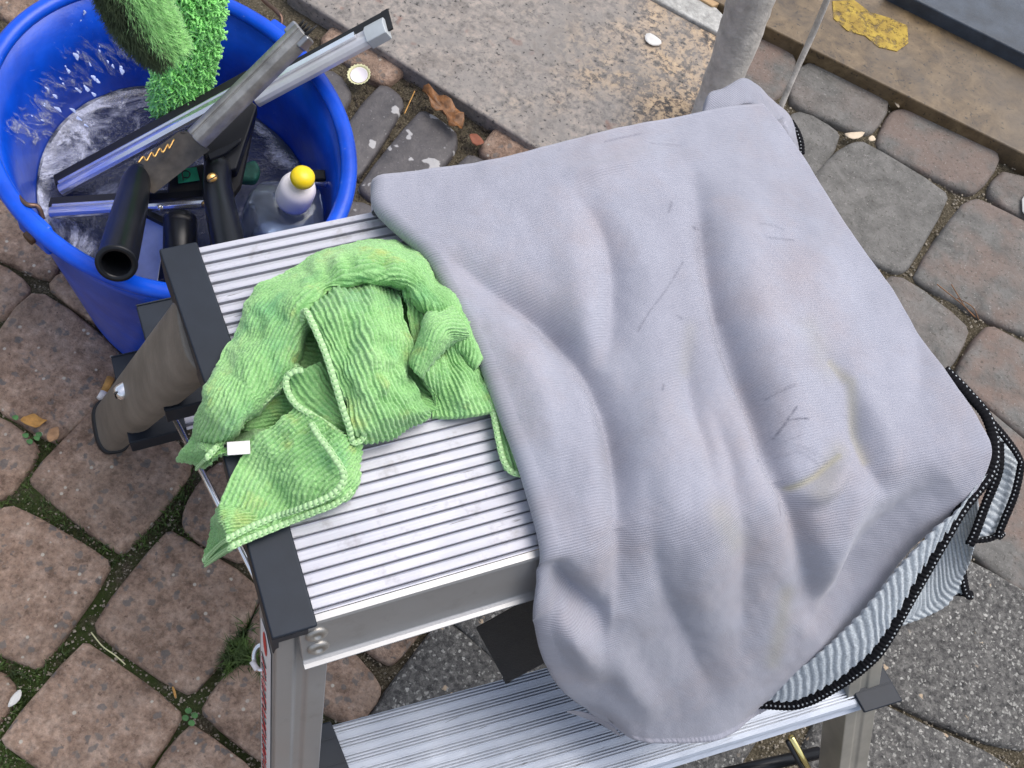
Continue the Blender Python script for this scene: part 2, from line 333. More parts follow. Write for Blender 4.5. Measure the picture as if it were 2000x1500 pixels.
M = dict(brown=stone_brown(), grey=stone_grey('grey_concrete', (.085, .082, .074), (.20, .19, .175), .5), speck=stone_speckled(), slate=slate(), granite=granite(),
 soil=moss_soil(), alu=aluminium('tread_aluminium', (.52, .52, .57), .50, .45, .3), alu2=aluminium('lower_tread_aluminium', (.44, .48, .55), .48, .1, .35), alub=aluminium('rail_aluminium', (.42, .415, .41), .42, .2, .65),
 chrome=simple('polished_metal', (.88, .88, .90), .24, .9, .08), cap=plastic_dark(), black=plastic_dark('black_plastic', (.008, .009, .012), .32), rubber=simple('black_rubber', (.010, .010, .011), .6, 0, .3),
 taupe=simple('scuffed_taupe_coating', (.21, .185, .155), .55, .3, .25, 25, .0006, 300), cloth=fabric_grey(), green=fabric_green(),
 hemb=hem_mat('black_overlock', (.008, .008, .010), (.34, .36, .37), .0032, .15, .20), hemg=hem_mat('green_overlock', (.50, .76, .38), (.16, .34, .12), .0030, .12, .20),
 bucket=bucket_mat(), water=water_mat(), white=simple('white_plastic', (.80, .74, .74), .35, 0, .04), yellow=simple('yellow_plastic', (.85, .62, .01), .3, 0, .08),
 gold=simple('brass', (.62, .36, .12), .3, .9, .2), sole=simple('sticker_white', (.78, .74, .72), .5, 0, .05), red=simple('red_print', (.62, .03, .03), .5, 0, .1), ink=simple('black_print', (.04, .03, .03), .6, 0, .1),
 wire=simple('rusty_wire', (.16, .10, .075), .4, .8, .3), foam=simple('soap_foam', (.80, .84, .92), .5, 0, .05, 300, .001, 600), cement=simple('painted_cement', (.50, .46, .41), .8, 0, .25, 60, .0025, 160),
 brownst=brown_polished(), blue=simple('dark_blue_paint', (.040, .052, .070), .45, 0, .35, 30, .0006, 300), plaster=simple('white_plaster', (.42, .41, .38), .8, 0, .35, 90, .002), ochre=simple('ochre_tile', (.42, .27, .13), .6, 0, .2),
 paint=simple('yellow_paint', (.40, .27, .035), .75, 0, .6, 90, .0008), leafo=simple('orange_leaf', (.52, .27, .07), .7, 0, .3, 120, .0006), leafb=simple('brown_leaf', (.20, .085, .025), .45, 0, .6, 110, .001), leafp=simple('pale_leaf', (.42, .24, .12), .7, 0, .3, 120, .0006),
 moss=simple('moss_blades', (.060, .100, .020), .7, 0, .8, 60), clover=simple('clover_green', (.07, .19, .05), .6, 0, .35, 80), grit=simple('grit', (.30, .26, .20), .8, 0, .7, 300), seed=simple('pale_seed', (.62, .50, .36), .7, 0, .2), chip=simple('white_chip', (.66, .64, .60), .7, 0, .15),
 shag=simple('shaggy_green_pile', (.30, .86, .20), .8, 0, .35, 80, sheen=.3), shagd=simple('green_backing', (.06, .30, .06), .9, 0, .4), furd=simple('dark_olive_pile', (.07, .10, .045), .8, 0, .5, 80), lime=simple('worn_pale_yellow', (.62, .60, .34), .6, 0, .15),
 teal=simple('green_print', (.015, .22, .12), .5, 0, .2), lea=simple('matt_black_leather', (.016, .014, .012), .6, 0, .3, 60, .0006, 500), tarn=simple('dull_grey_aluminium', (.36, .345, .32), .42, .75, .35, 50, .0004, 200), plate=simple('satin_grey_metal', (.36, .39, .44), .4, .6, .15), brass2=simple('gilt_line', (.85, .72, .30), .25, 1.0, .1))
def clear():
    k = NM('clear_plastic'); k.set(col=(.86, .90, .95), rough=.06, trans=1.0, ior=1.35); return k.m
M['clear'] = clear(); M['plate2'] = simple('light_edge_metal', (.40, .40, .40), .4, .5, .05)

def worn_paint():
    k = NM('worn_yellow_paint'); p = k.coord('pos'); c = k.ramp(k.noise(p, 60, 4), [(.3, (.30, .19, .03)), (.7, (.52, .36, .05))]); k.set(col=c, rough=.75, alpha=k.ramp(k.noise(p, 75, 6, .75), [(.36, 0), (.52, .92)])); return k.m
M['paint'] = worn_paint()
# ------------------------------------------------------------------ ground and paving
GZ = -.011
base = mesh('ground', [(-40, -40, -.03), (40, -40, -.03), (40, 40, -.03), (-40, 40, -.03)], [(0, 1, 2, 3)], simple('packed_earth', (.10, .085, .065), .95, 0, .3, 4), None); tag(base, kind='structure')
pave = empty('pavement', (0, .3, 0)); tag(pave, kind='structure')
n_ = 220; gx, gy = np.meshgrid(np.linspace(-1.0, 1.3, n_), np.linspace(-.75, 1.55, n_), indexing='ij')
gz = GZ+.004*vnoise(np.stack([gx*35, gy*35, gx*0], -1))+.002*vnoise(np.stack([gx*140, gy*140, gx*0+3], -1))
mesh('joint_bed', np.stack([gx, gy, gz], -1).reshape(-1, 3), gridfaces(n_, n_), M['soil'], pave, True)
PV = dict(
 brown=[[(50, 575), (100, 578), (232, 682), (232, 705), (185, 795), (112, 855), (90, 850), (-20, 785), (-30, 690)],
  [(-60, 500), (0, 512), (50, 548), (52, 572), (-10, 625), (-70, 590)], [(-80, 372), (10, 384), (62, 446), (112, 512), (98, 535), (60, 530), (-60, 470)],
  [(100, 548), (150, 520), (330, 640), (360, 700), (300, 760), (270, 740), (250, 672), (105, 575)],
  [(-90, 790), (0, 812), (62, 858), (72, 885), (5, 975), (-60, 960), (-120, 880)], [(205, 775), (260, 790), (372, 890), (360, 935), (250, 1065), (222, 1072), (70, 952), (58, 925), (150, 830)],
  [(-80, 1060), (0, 995), (35, 990), (200, 1085), (210, 1115), (85, 1290), (62, 1300), (-80, 1235)], [(340, 1038), (495, 1135), (505, 1180), (390, 1338), (355, 1350), (195, 1240), (188, 1205), (318, 1042)],
  [(155, 1260), (178, 1262), (342, 1382), (346, 1410), (240, 1560), (200, 1575), (18, 1460), (5, 1435)], [(458, 1304), (500, 1300), (590, 1390), (580, 1430), (530, 1480), (508, 1484), (405, 1400), (400, 1378)],
  [(385, 1422), (500, 1512), (500, 1540), (400, 1640), (370, 1640), (290, 1540), (310, 1490), (365, 1425)], [(-60, 1312), (-5, 1310), (28, 1345), (22, 1370), (-20, 1420), (-90, 1400)],
  [(375, 965), (420, 905), (460, 905), (545, 990), (545, 1020), (480, 1088), (455, 1090), (368, 1040), (358, 1010)], [(560, 1090), (590, 1120), (680, 1180), (640, 1250), (600, 1310), (570, 1310), (485, 1265), (482, 1240), (540, 1110)],
  [(668, 1268), (690, 1275), (740, 1335), (738, 1360), (705, 1402), (680, 1408), (600, 1370), (590, 1340), (640, 1280)], [(700, 1252), (715, 1200), (780, 1150), (830, 1200), (825, 1225), (775, 1288), (755, 1290)],
  [(-160, 560), (-90, 590), (-100, 680), (-180, 690)]],
 speck=[[(835, 1245), (860, 1215), (890, 1225), (975, 1300), (980, 1330), (880, 1460), (850, 1465), (735, 1405), (730, 1385)], [(880, 1205), (905, 1165), (1010, 1110), (1110, 1170), (1100, 1260), (1030, 1330), (1000, 1320), (900, 1225)],
  [(1895, 1092), (2060, 1190), (2080, 1220), (2020, 1430), (1990, 1470), (1750, 1375), (1610, 1285), (1600, 1240), (1740, 1060), (1780, 1045)], [(1750, 1390), (1975, 1490), (1975, 1520), (1900, 1640), (1870, 1650), (1620, 1560), (1560, 1500), (1640, 1330)],
  [(1130, 1290), (1250, 1230), (1480, 1330), (1520, 1380), (1400, 1560), (1330, 1570), (1120, 1430), (1080, 1370)], [(2040, 1450), (2200, 1500), (2150, 1640), (2000, 1560)]],
 grey=[[(1668, 278), (1692, 278), (1845, 368), (1853, 390), (1780, 515), (1762, 526), (1740, 524), (1600, 455), (1545, 420), (1560, 380), (1630, 300)],
  [(1755, 212), (1780, 212), (1945, 290), (1950, 318), (1912, 368), (1888, 374), (1725, 292), (1718, 268), (1742, 220)], [(1560, 135), (1590, 118), (1725, 182), (1738, 205), (1712, 248), (1688, 260), (1575, 212), (1545, 190)],
  [(1545, 222), (1572, 214), (1636, 250), (1642, 268), (1606, 340), (1590, 350), (1530, 330), (1500, 290)], [(1972, 328), (2110, 390), (2120, 440), (2080, 470), (1995, 420), (1940, 385), (1938, 358)],
  [(1490, 60), (1560, 100), (1540, 170), (1500, 200), (1440, 170), (1430, 120)], [(1735, 540), (1775, 545), (1885, 628), (1893, 652), (1858, 715), (1838, 722), (1700, 650), (1680, 600)],
  [(1905, 388), (1925, 392), (2110, 490), (2110, 560), (2020, 640), (1995, 650), (1805, 552), (1790, 530), (1880, 400)], [(1925, 640), (1950, 640), (2140, 750), (2120, 880), (2070, 905), (1880, 750), (1868, 728)],
  [(1862, 745), (1885, 762), (2075, 920), (2080, 1120), (2010, 1165), (1905, 1080), (1790, 960), (1780, 850)], [(1180, 560), (1340, 480), (1480, 560), (1430, 700), (1300, 720)]],
 slate=[[(735, 165), (762, 168), (785, 190), (788, 210), (712, 330), (690, 345), (640, 330), (640, 290)], [(815, 218), (835, 216), (888, 252), (894, 275), (880, 305), (795, 410), (770, 410), (712, 375), (703, 355)],
  [(908, 303), (935, 305), (1000, 350), (990, 400), (930, 440), (870, 420), (862, 370)], [(700, 392), (735, 408), (760, 470), (690, 520), (640, 470), (660, 400)], [(620, 132), (660, 142), (682, 172), (683, 192), (640, 255), (610, 250), (540, 170), (560, 130)],
  [(520, 60), (560, 50), (600, 85), (600, 110), (550, 150), (500, 120)]])
ALLP = []
def rounded(poly, it=2):
    for _ in range(it):
        q = []
        for i in range(len(poly)):
            a, b = poly[i], poly[(i+1) % len(poly)]; q += [.75*a+.25*b, .25*a+.75*b]
        poly = q
    return np.array(poly)
def paver(poly, mat):
    xy = np.array(poly); c = xy.mean(0)
    e = 1+.0035/np.linalg.norm(xy-c, axis=1).mean(); xy = c+(xy-c)*e
    n = len(xy); rings = []
    dz = random.uniform(-.0015, .0015); tx, ty = random.uniform(-.02, .02), random.uniform(-.02, .02)
    for ins, z in ((0, -.028), (0, -.0075), (.0012, -.0035), (.0042, -.0008), (.010, 0), (.024, .0006)):
        L = np.linalg.norm(xy-c, axis=1)[:, None]; q = c+(xy-c)*(1-ins/L)
        jit = .0009*vnoise(np.stack([q[:, 0]*120, q[:, 1]*120, np.full(n, z*300+ins*500)], -1)) if z > -.02 else np.zeros(n)
        rings.append(np.column_stack([q+jit[:, None]*nrm([1, .4]), z+dz+(q-c)@np.array([tx, ty])*1.0+jit]))
    V = np.vstack(rings+[np.array([[c[0], c[1], .0004+dz]])]); F = []
    for r in range(len(rings)-1): F += [(r*n+i, r*n+(i+1) % n, (r+1)*n+(i+1) % n, (r+1)*n+i) for i in range(n)]
    r = len(rings)-1; F += [(r*n+i, r*n+(i+1) % n, len(V)-1) for i in range(n)]
    ALLP.append(xy); return mesh('paving_stone', V, F, mat, pave, True)
for kind_, lst in PV.items():
    for poly in lst: 
        w_ = [P(x, y, 0)[:2] for x, y in poly]; paver(rounded(w_, 1), M[kind_])
# paving beyond the photograph, so that the ground goes on
FIRST = list(ALLP); d0 = np.array([math.cos(math.radians(-13)), math.sin(math.radians(-13))]); d1 = np.array([-d0[1], d0[0]])
keep = [P(*a, 0)[:2] for a in ((520, -60), (1500, -320), (2500, 300), (2300, 900))]
for i in range(-10, 13):
    for j in range(-9, 8):
        c = d0*i*.128+d1*(j*.118)+np.array([.02*(j % 2), .25]); h = .055
        q = [c+d0*h*a+d1*.051*b for a, b in ((-.8, -1), (.8, -1), (1, -.75), (1, .75), (.8, 1), (-.8, 1), (-1, .75), (-1, -.75))]
        test = np.array(q+[c]+[c+d0*h*a+d1*h*b for a in (-.6, 0, .6) for b in (-.6, 0, .6)])
        if any(inside(test, FP).any() for FP in FIRST) or any(inside(FP, q).any() for FP in FIRST): continue
        back = (c-P(900, 200, 0)[:2])@nrm((P(1350, 440, 0)-P(540, -20, 0))[[1, 0]]*np.array([-1, 1]))
        if back > .03: continue
        paver(rounded([np.array(x) for x in q], 1), M['brown'] if c[0] < .25 else M['grey'])

# step of granite with its worn edge
def poly_px(pts, z): return [P(x, y, z)[:2] for x, y in pts]
def block(name, pts, z0, z1, mat, parent=None, bev=.003):
    o = MB().prism(poly_px(pts, z1), z0, z1).build(name, mat, parent); return bevel(o, bev, 2)
st = empty('granite_step', P(950, 100, 0)); tag(st, 'speckled grey and ochre granite doorstep behind the bucket and grey cloth', 'doorstep')
block('slab', [(560, -20), (1030, 278), (1345, 446), (1412, 75), (1235, -22), (600, -330)], -.02, .013, M['granite'], st, .004)
block('mortar_strip', [(1236, -26), (1413, 70), (1425, 40), (1400, 14), (1290, -45), (1225, -75)], -.02, .018, M['plaster'], st, .003)
block('tile', [(1300, -42), (1392, 12), (1410, 5), (1450, -120), (1350, -180)], -.02, .021, M['ochre'], st, .002)
# grey rounded post and thin rod
post = empty('cement_post', P(1375, 240, 0)); tag(post, 'rough grey rounded cement post rising beside the granite step', 'post')
pp = catmull([P(1350, 300, .0), P(1393, 200, .05), P(1430, 110, .12), P(1466, 0, .20), P(1530, -200, .34)], 40)
tube('shaft', pp, np.linspace(.0205, .0305, 40)+.0007*rng.standard_normal(40), M['cement'], post, 24)
rod = tube('thin_rod', catmull([P(1515, 235, .0), P(1545, 160, .05), P(1590, 60, .12), P(1630, -40, .2), P(1690, -220, .32)], 30), .0042, M['cement'], None, 12); tag(rod, 'thin grey rod leaning upright right of the cement post', 'rod')
th = empty('stone_threshold', P(1750, 100, 0)); tag(th, 'polished brown stone threshold with a yellow mark at top right', 'threshold')
block('slab', [(1320, -36), (2300, 449), (2420, 330), (2010, 108), (1640, -90)], -.02, .022, M['brownst'], th, .003)
# yellow marking, worn
v = MB()
mk_px = [(1626, 2), (1668, 0), (1700, 24), (1735, 34), (1772, 50), (1774, 84), (1752, 100), (1716, 92), (1690, 70), (1655, 60), (1628, 36)]
v.prism([P(x, y, .023)[:2] for x, y in mk_px], .0210, .0232).build('yellow_mark', M['paint'], th)
dp = empty('blue_panel', P(1950, 40, .03)); tag(dp, 'dark blue grey painted panel in the top right corner', 'panel')
block('board', [(1742, -24), (2420, 315), (2500, 0), (2000, -300)], -.02, .045, M['blue'], dp, .003)

# ------------------------------------------------------------------ litter, moss, grit
def joint_points(n, box, lo, hi, test=None):
    out = []
    while len(out) < n:
        q = rng.uniform([box[0], box[1]], [box[2], box[3]], (n*3, 2)); W = PA(np.column_stack([q, np.zeros(len(q))]))[:, :2]
        bad = np.zeros(len(q), bool)
        for FP in ALLP: bad |= inside(W, FP)
        if test is not None: bad |= ~test(q, W)
        out += [(W[i, 0], W[i, 1]) for i in np.nonzero(~bad)[0]]
    return np.array(out[:n])
def blades(name, pts, hmin, hmax, mat, label, cat):
    V, F = [], []
    for x, y in pts:
        h = random.uniform(hmin, hmax); a = random.uniform(0, 6.28); l = random.uniform(.2, 1.1)*h; wd = random.uniform(.0004, .0009); c, s_ = math.cos(a), math.sin(a)
        b = len(V); V += [(x-s_*wd, y+c*wd, GZ), (x+s_*wd, y-c*wd, GZ), (x+c*l*.4-s_*wd*.7, y+s_*l*.4+c*wd*.7, GZ+h*.7), (x+c*l*.4+s_*wd*.7, y+s_*l*.4-c*wd*.7, GZ+h*.7), (x+c*l, y+s_*l, GZ+h)]
        F += [(b, b+1, b+3, b+2), (b+2, b+3, b+4)]
    return tag(mesh(name, V, F, mat), label, cat, kind='stuff')
mossy = lambda q, W: (vnoise(np.column_stack([W*16, W[:, 0]*0])) > -.15)
blades('moss', joint_points(5000, (-100, 850, 900, 1560), 0, 0, mossy), .003, .011, M['moss'], 'short green moss growing in the joints of the brown paving', 'moss')
blades('grass_tuft', joint_points(900, (440, 1180, 520, 1420), 0, 0), .008, .022, M['moss'], 'bright grass tufts between the stones left of the front ladder leg', 'grass')
def grit_mesh(name, pts, r0, r1, mat, label, cat, z=GZ):
    V, F = [], []
    for x, y in pts:
        r = random.uniform(r0, r1)*random.uniform(.5, 1); b = len(V)
        o = [(1, 0, 0), (0, 1, 0), (-1, 0, 0), (0, -1, 0), (0, 0, .8), (0, 0, -.6)]
        V += [(x+r*a*random.uniform(.6, 1.3), y+r*c*random.uniform(.6, 1.3), z+.003+r*d) for a, c, d in o]
        F += [(b, b+1, b+4), (b+1, b+2, b+4), (b+2, b+3, b+4), (b+3, b, b+4)]
    return tag(mesh(name, V, F, mat), label, cat, kind='stuff')
grit_mesh('gravel', joint_points(5000, (1380, 60, 2100, 1560), 0, 0), .0008, .0028, M['grit'], 'fine pale grit filling the joints of the grey paving', 'gravel')
grit_mesh('dirt', joint_points(2600, (560, 60, 1150, 520), 0, 0), .0008, .0030, simple('dark_dirt', (.06, .045, .03), .9, 0, .8, 300), 'dark dirt crumbs along the foot of the granite step', 'dirt')
grit_mesh('pebbles', joint_points(3800, (-100, 480, 900, 1560), 0, 0), .0007, .0022, M['grit'], 'tiny pebbles scattered in the mossy joints', 'pebbles')
def leaf(name, px, z, mat, label, cat='leaf', curl=.004):
    c = np.mean(px, axis=0); W = [P(x, y, z) for x, y in px]; C = P(c[0], c[1], z)
    W = rounded([np.array(p) for p in W], 1); n = len(W); V = []
    for i, p in enumerate(W): V.append(p+np.array([0, 0, curl*(.5+.5*math.sin(i*1.7))]))
    V += [C*.5+p*.5+np.array([0, 0, curl*.15*math.sin(i*2.3)]) for i, p in enumerate(W)]+[C]
    F = [(i, (i+1) % n, n+(i+1) % n, n+i) for i in range(n)]+[(n+i, n+(i+1) % n, 2*n) for i in range(n)]
    o = mesh(name, V, F, mat, None, True); m = o.modifiers.new('thick', 'SOLIDIFY'); m.thickness = .0006
    return tag(o, label, cat)
leaf('leaf', [(38, 822), (50, 815), (65, 807), (80, 818), (97, 822), (80, 832), (68, 838), (52, 830)], .003, M['leafo'], 'yellow orange dry leaf lying left of the ladder foot')
leaf('leaf', [(90, 855), (100, 838), (115, 832), (118, 848), (110, 862), (98, 866)], .003, M['leafp'], 'small pinkish brown leaf fragment below the orange leaf')
leaf('dead_leaf', [(822, 172), (840, 176), (862, 190), (885, 208), (903, 225), (906, 248), (895, 260), (880, 250), (868, 230), (845, 215), (832, 195)], .012, M['leafb'], 'curled wet brown leaf against the granite step edge', 'leaf', .012)
leaf('leaf', [(915, 262), (935, 266), (948, 280), (935, 288), (918, 278)], .004, simple('red_leaf', (.22, .07, .035), .7, 0, .3), 'reddish leaf scrap in the dirt below the curled brown leaf')
for q, nm_, m_, lb, ct in (([(1646, 262), (1665, 259), (1690, 257), (1682, 270), (1660, 273)], 'seed_husk', 'seed', 'pale boat shaped husk in the joint right of the grey cloth', 'husk'), ([(1737, 178), (1742, 190), (1754, 212), (1757, 208), (1748, 188)], 'seed_husk', 'seed', 'slender husk lying near the brown threshold edge', 'husk'),
  ([(1694, 270), (1704, 264), (1712, 274), (1700, 278)], 'seed_husk', 'seed', 'small pale chip just right of the boat shaped husk', 'chip'), ([(335, 1342), (340, 1340), (346, 1362), (342, 1366)], 'seed_husk', 'leafo', 'orange sliver in the joint below the large brown stone', 'husk'),
  ([(14, 1380), (24, 1358), (40, 1345), (44, 1354), (36, 1372), (20, 1382)], 'paper_scrap', 'chip', 'crumpled whitish paper scrap at the lower left edge', 'scrap'), ([(1259, 67), (1272, 66), (1290, 78), (1292, 89), (1270, 90), (1260, 80)], 'stone_chip', 'chip', 'flat white chip lying on the granite step', 'chip')):
    leaf(nm_, q, .0155 if 'granite step' in lb and 'flat' in lb else .002, M[m_], lb, ct, .0015)
# paper piece right edge
leaf('paper_scrap', [(1995, 378), (2030, 380), (2030, 430), (1997, 425)], .004, M['chip'], 'white paper piece cut by the right edge of view', 'scrap', .001)
# clover
cl = empty('clover', P(375, 1400, 0)); tag(cl, 'small round leaved clover in the joint between three brown stones', 'plant')
cl2 = empty('clover', P(55, 835, 0)); tag(cl2, 'small clover plant around the orange leaf', 'plant')
for par, spots in ((cl, [(368, 1388), (380, 1397), (374, 1412), (362, 1402)]), (cl2, [(30, 815), (50, 850), (72, 855), (58, 862), (76, 848)])):
    for x, y in spots:
        c = P(x, y, .004); V = [c]+[c+np.array([.0034*math.cos(a), .0028*math.sin(a), .001*math.sin(a*2)]) for a in np.linspace(0, 6.28, 10)[:-1]]
        mesh('leaf', V, [(0, i, i % 9+1) for i in range(1, 10)], M['clover'], par, True)
grass = empty('dry_grass_stem', P(210, 1270, 0)); tag(grass, 'pale dry grass stem lying across the mossy joint', 'stem'); tube('stem', catmull([P(178, 1235, .002), P(200, 1262, .004), P(225, 1280, .004), P(245, 1298, .002)], 14), .0006, M['lime'], grass, 6)
tw = empty('twig', P(1890, 600, 0)); tag(tw, 'thin reddish branched twig in the joint at right', 'twig')
for pl in ([(1905, 620), (1880, 595), (1855, 575), (1830, 555)], [(1885, 600), (1870, 575), (1858, 555)], [(1912, 625), (1900, 600), (1870, 582)]): tube('branch', catmull([P(x, y, .003) for x, y in pl], 12), .0007, M['leafb'], tw, 6)
bt = empty('twig', P(795, 200, 0)); tag(bt, 'thin orange twig between the two slate setts', 'twig'); tube('branch', catmull([P(810, 178, .004), P(800, 200, .004), P(790, 222, .003)], 10), .0007, M['leafo'], bt, 6)
# crown cap
def lathe(prof, n, o, ax, side):
    ax = nrm(ax); side = nrm(side-ax*np.dot(ax, side)); o2 = np.cross(ax, side); V = []
    for r, h in prof:
        for a in np.linspace(0, 2*np.pi, n, endpoint=False): V.append(o+ax*h+r*(math.cos(a)*side+math.sin(a)*o2))
    return np.array(V), [(i*n+j, i*n+(j+1) % n, (i+1)*n+(j+1) % n, (i+1)*n+j) for i in range(len(prof)-1) for j in range(n)]
cc = P(702, 150, .006); ax = nrm([-.12, -.22, 1]); bcap = empty('crown_cap', cc); tag(bcap, 'white crown bottle cap lying on the dirt beside the bucket', 'crown cap')
V, F = lathe([(.0001, 0), (.0105, 0), (.0118, .0012), (.0125, .0040), (.0148, .0058), (.0146, .0062), (.0122, .0045), (.0112, .0022), (.0098, .0016), (.0001, .0014)], 63, cc, ax, np.array([1., 0, 0]))
V = V.reshape(10, 63, 3); 
for k in (3, 4, 5, 6):
    s_ = 1+.05*np.cos(np.arange(63)*2*np.pi/63*21)[:, None]; V[k] = cc+(V[k]-cc)*s_
mesh('shell', V.reshape(-1, 3), F, M['lime'], bcap, True)
V, F = lathe([(.0001, .0036), (.0103, .0036), (.0112, .0045), (.0108, .0026)], 40, cc, ax, np.array([1., 0, 0])); mesh('liner', V, F, M['white'], bcap, True)
# cigarette end
ce = empty('cigarette_end', P(208, 748, .004)); tag(ce, 'orange tipped cigarette end half under the ladder leg', 'cigarette end')
tube('filter', [P(204, 766, .004), P(216, 738, .004)], .0042, M['leafo'], ce, 12); tube('paper', [P(196, 780, .004), P(204, 766, .004)], .0043, M['sole'], ce, 12)

# ------------------------------------------------------------------ bucket
RIMZ = .27
cx = np.mean([P(*q, RIMZ)[:2] for q in ((-22, 300), (705, 300))], axis=0)
rim_px = [(60, 0), (0, 85), (-12, 370), (70, 440), (185, 533), (280, 578), (400, 590), (560, 530), (650, 432), (690, 370), (705, 300), (690, 230), (620, 150), (540, 55), (450, 0)]
Q = np.array([P(x, y, RIMZ)[:2] for x, y in rim_px]); m0 = Q.mean(0); q_ = Q-m0
sA = np.linalg.lstsq(np.c_[q_[:, 0]**2, q_[:, 0]*q_[:, 1], q_[:, 1]**2, q_], np.ones(len(q_)), rcond=None)[0]
Mx = np.array([[sA[0], sA[1]/2], [sA[1]/2, sA[2]]]); c_ = -np.linalg.solve(Mx, sA[3:])/2; kk = 1+c_@Mx@c_; ew, ev = np.linalg.eigh(Mx/kk); BC = m0+c_; AX = ev/np.sqrt(ew)
def ering(s_, z, n=96, off=(0, 0)):
    a = np.linspace(0, 2*np.pi, n, endpoint=False); xy = BC+np.array(off)+s_*(np.cos(a)[:, None]*AX[:, 0]+np.sin(a)[:, None]*AX[:, 1]); return np.column_stack([xy, np.full(n, z)])
bk = empty('bucket', (BC[0], BC[1], 0)); tag(bk, 'blue plastic oval bucket of soapy water and window cleaning tools', 'bucket')
def rings(name, rs, mat, parent, closed_end=True):
    n = len(rs[0]); V = np.vstack(rs); F = [(i*n+j, i*n+(j+1) % n, (i+1)*n+(j+1) % n, (i+1)*n+j) for i in range(len(rs)-1) for j in range(n)]
    if closed_end: F.append(tuple(range((len(rs)-1)*n, len(rs)*n)))
    return mesh(name, V, F, mat, parent, True)
BS = .76
def sz(z): return BS+(.955-BS)*z/RIMZ
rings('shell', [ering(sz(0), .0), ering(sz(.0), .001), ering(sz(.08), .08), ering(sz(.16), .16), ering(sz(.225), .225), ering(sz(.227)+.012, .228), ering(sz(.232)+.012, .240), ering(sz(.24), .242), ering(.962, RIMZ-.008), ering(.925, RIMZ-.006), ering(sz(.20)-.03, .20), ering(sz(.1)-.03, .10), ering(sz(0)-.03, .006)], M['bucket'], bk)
a = np.linspace(0, 2*np.pi, 121); rp = np.column_stack([BC+.965*(np.cos(a)[:, None]*AX[:, 0]+np.sin(a)[:, None]*AX[:, 1]), np.full(121, RIMZ-.003)])
tube('rim', rp, .0078, M['bucket'], bk, 14, caps=False, flat=.8)
# lugs and wire handle
for (x, y), (x2, y2) in (((545, 75), (505, 30)), ((78, 432), (40, 395))):
    p = P(x, y, RIMZ-.006); o_ = nrm(np.append(p[:2]-BC, 0)); t_ = np.cross((0, 0, 1), o_)
    mb = MB(); mb.extr([(-.020, -.022), (.020, -.022), (.016, .008), (-.016, .008)], p-o_*.002, p+o_*.012, t_, np.array([0, 0, 1.])); bevel(mb.build('handle_lug', M['bucket'], bk), .003)
    tube('handle_eye', [p+o_*.006+np.array([0, 0, -.012]), p+o_*.016+np.array([0, 0, -.012])], .006, M['wire'], bk, 12)
e1 = P(78, 402, RIMZ); e2 = P(552, 40, RIMZ)
tube('wire_handle', catmull([P(84, 428, .262), P(74, 404, .27), P(50, 398, .272), P(25, 370, .262), P(-5, 330, .235), P(-60, 240, .20), P(-90, 110, .19), P(-20, -110, .19), P(200, -190, .20), P(400, -130, .22), P(505, -10, .25), P(540, 22, .268), P(550, 38, .268), P(546, 62, .262)], 110), .0022, M['wire'], bk, 10)
# water and foam
WZ = .145
n_ = 96; wr = [ering((sz(WZ)-.032)*s_, WZ) for s_ in (1, .97, .9, .8, .65, .5, .3, .1)]
for k, r_ in enumerate(wr): r_[:, 2] += .0012*vnoise(r_*np.array([60, 60, 0]))+(.004 if k == 0 else 0)
wt = rings('soapy_water', [r_-np.array([BC[0], BC[1], 0]) for r_ in wr], M['water'], None); wt.location = (BC[0], BC[1], 0); tag(wt, 'dark soapy water with white foam inside the blue bucket', 'water')
V, F = [], []
def blob(c, r, fl, nrm_):
    n, s1, s2 = nrm_; b = len(V); k = 10
    for ring, (rr, hh) in enumerate(((1, 0), (.75, .55), (.35, .9))):
        for i in range(k):
            a_ = i*2*math.pi/k; q = r*rr*(1+.25*math.sin(a_*3+c[0]*900)+.05*random.uniform(-1, 1)); V.append(c+s1*q*math.cos(a_)*fl+s2*q*math.sin(a_)+n*hh*r*.16)
    V.append(c+n*r*.17)
    for ring in range(2):
        for i in range(k): F.append((b+ring*k+i, b+ring*k+(i+1) % k, b+(ring+1)*k+(i+1) % k, b+(ring+1)*k+i))
    for i in range(k): F.append((b+2*k+i, b+2*k+(i+1) % k, b+3*k))
def wall_pt(px, py):
    "where the sight line through a photo spot meets the inner wall of the bucket"
    for z in np.linspace(RIMZ, WZ, 80):
        p = P(px, py, z); l = np.linalg.solve(AX, p[:2]-BC); 
        if np.linalg.norm(l) >= sz(z)-.034 and z < RIMZ-.01: last = p; continue
        if z < RIMZ-.02: return p
    return P(px, py, WZ)
for x, y, r in ((82, 6, 9), (100, 14, 6), (118, 2, 8), (163, 30, 6), (156, 38, 4), (152, 105, 9), (195, 92, 5), (128, 130, 8), (150, 175, 10), (100, 185, 7), (190, 155, 13), (180, 128, 8), (215, 120, 10), (235, 130, 8), (88, 205, 6), (60, 225, 6), (120, 160, 6), (85, 235, 9), (130, 215, 10), (160, 235, 9), (185, 180, 9)):
    p = wall_pt(x, y); nn = nrm(np.append(BC-p[:2], .12)); t1 = nrm(np.cross((0, 0, 1), nn)); t2 = np.cross(nn, t1)
    for _ in range(2):
        rr = r/2100*1.1*random.uniform(.35, 1); blob(p+nn*.0003+t1*random.uniform(-1, 1)*rr+t2*random.uniform(-2, 2)*rr, rr*.8, random.uniform(.35, .6), (nn, t1, t2))
mesh('foam_splash', V, F, simple('thin_foam', (.42, .50, .82), .4, 0, .3, 300), bk, True)['kind'] = 'stuff'
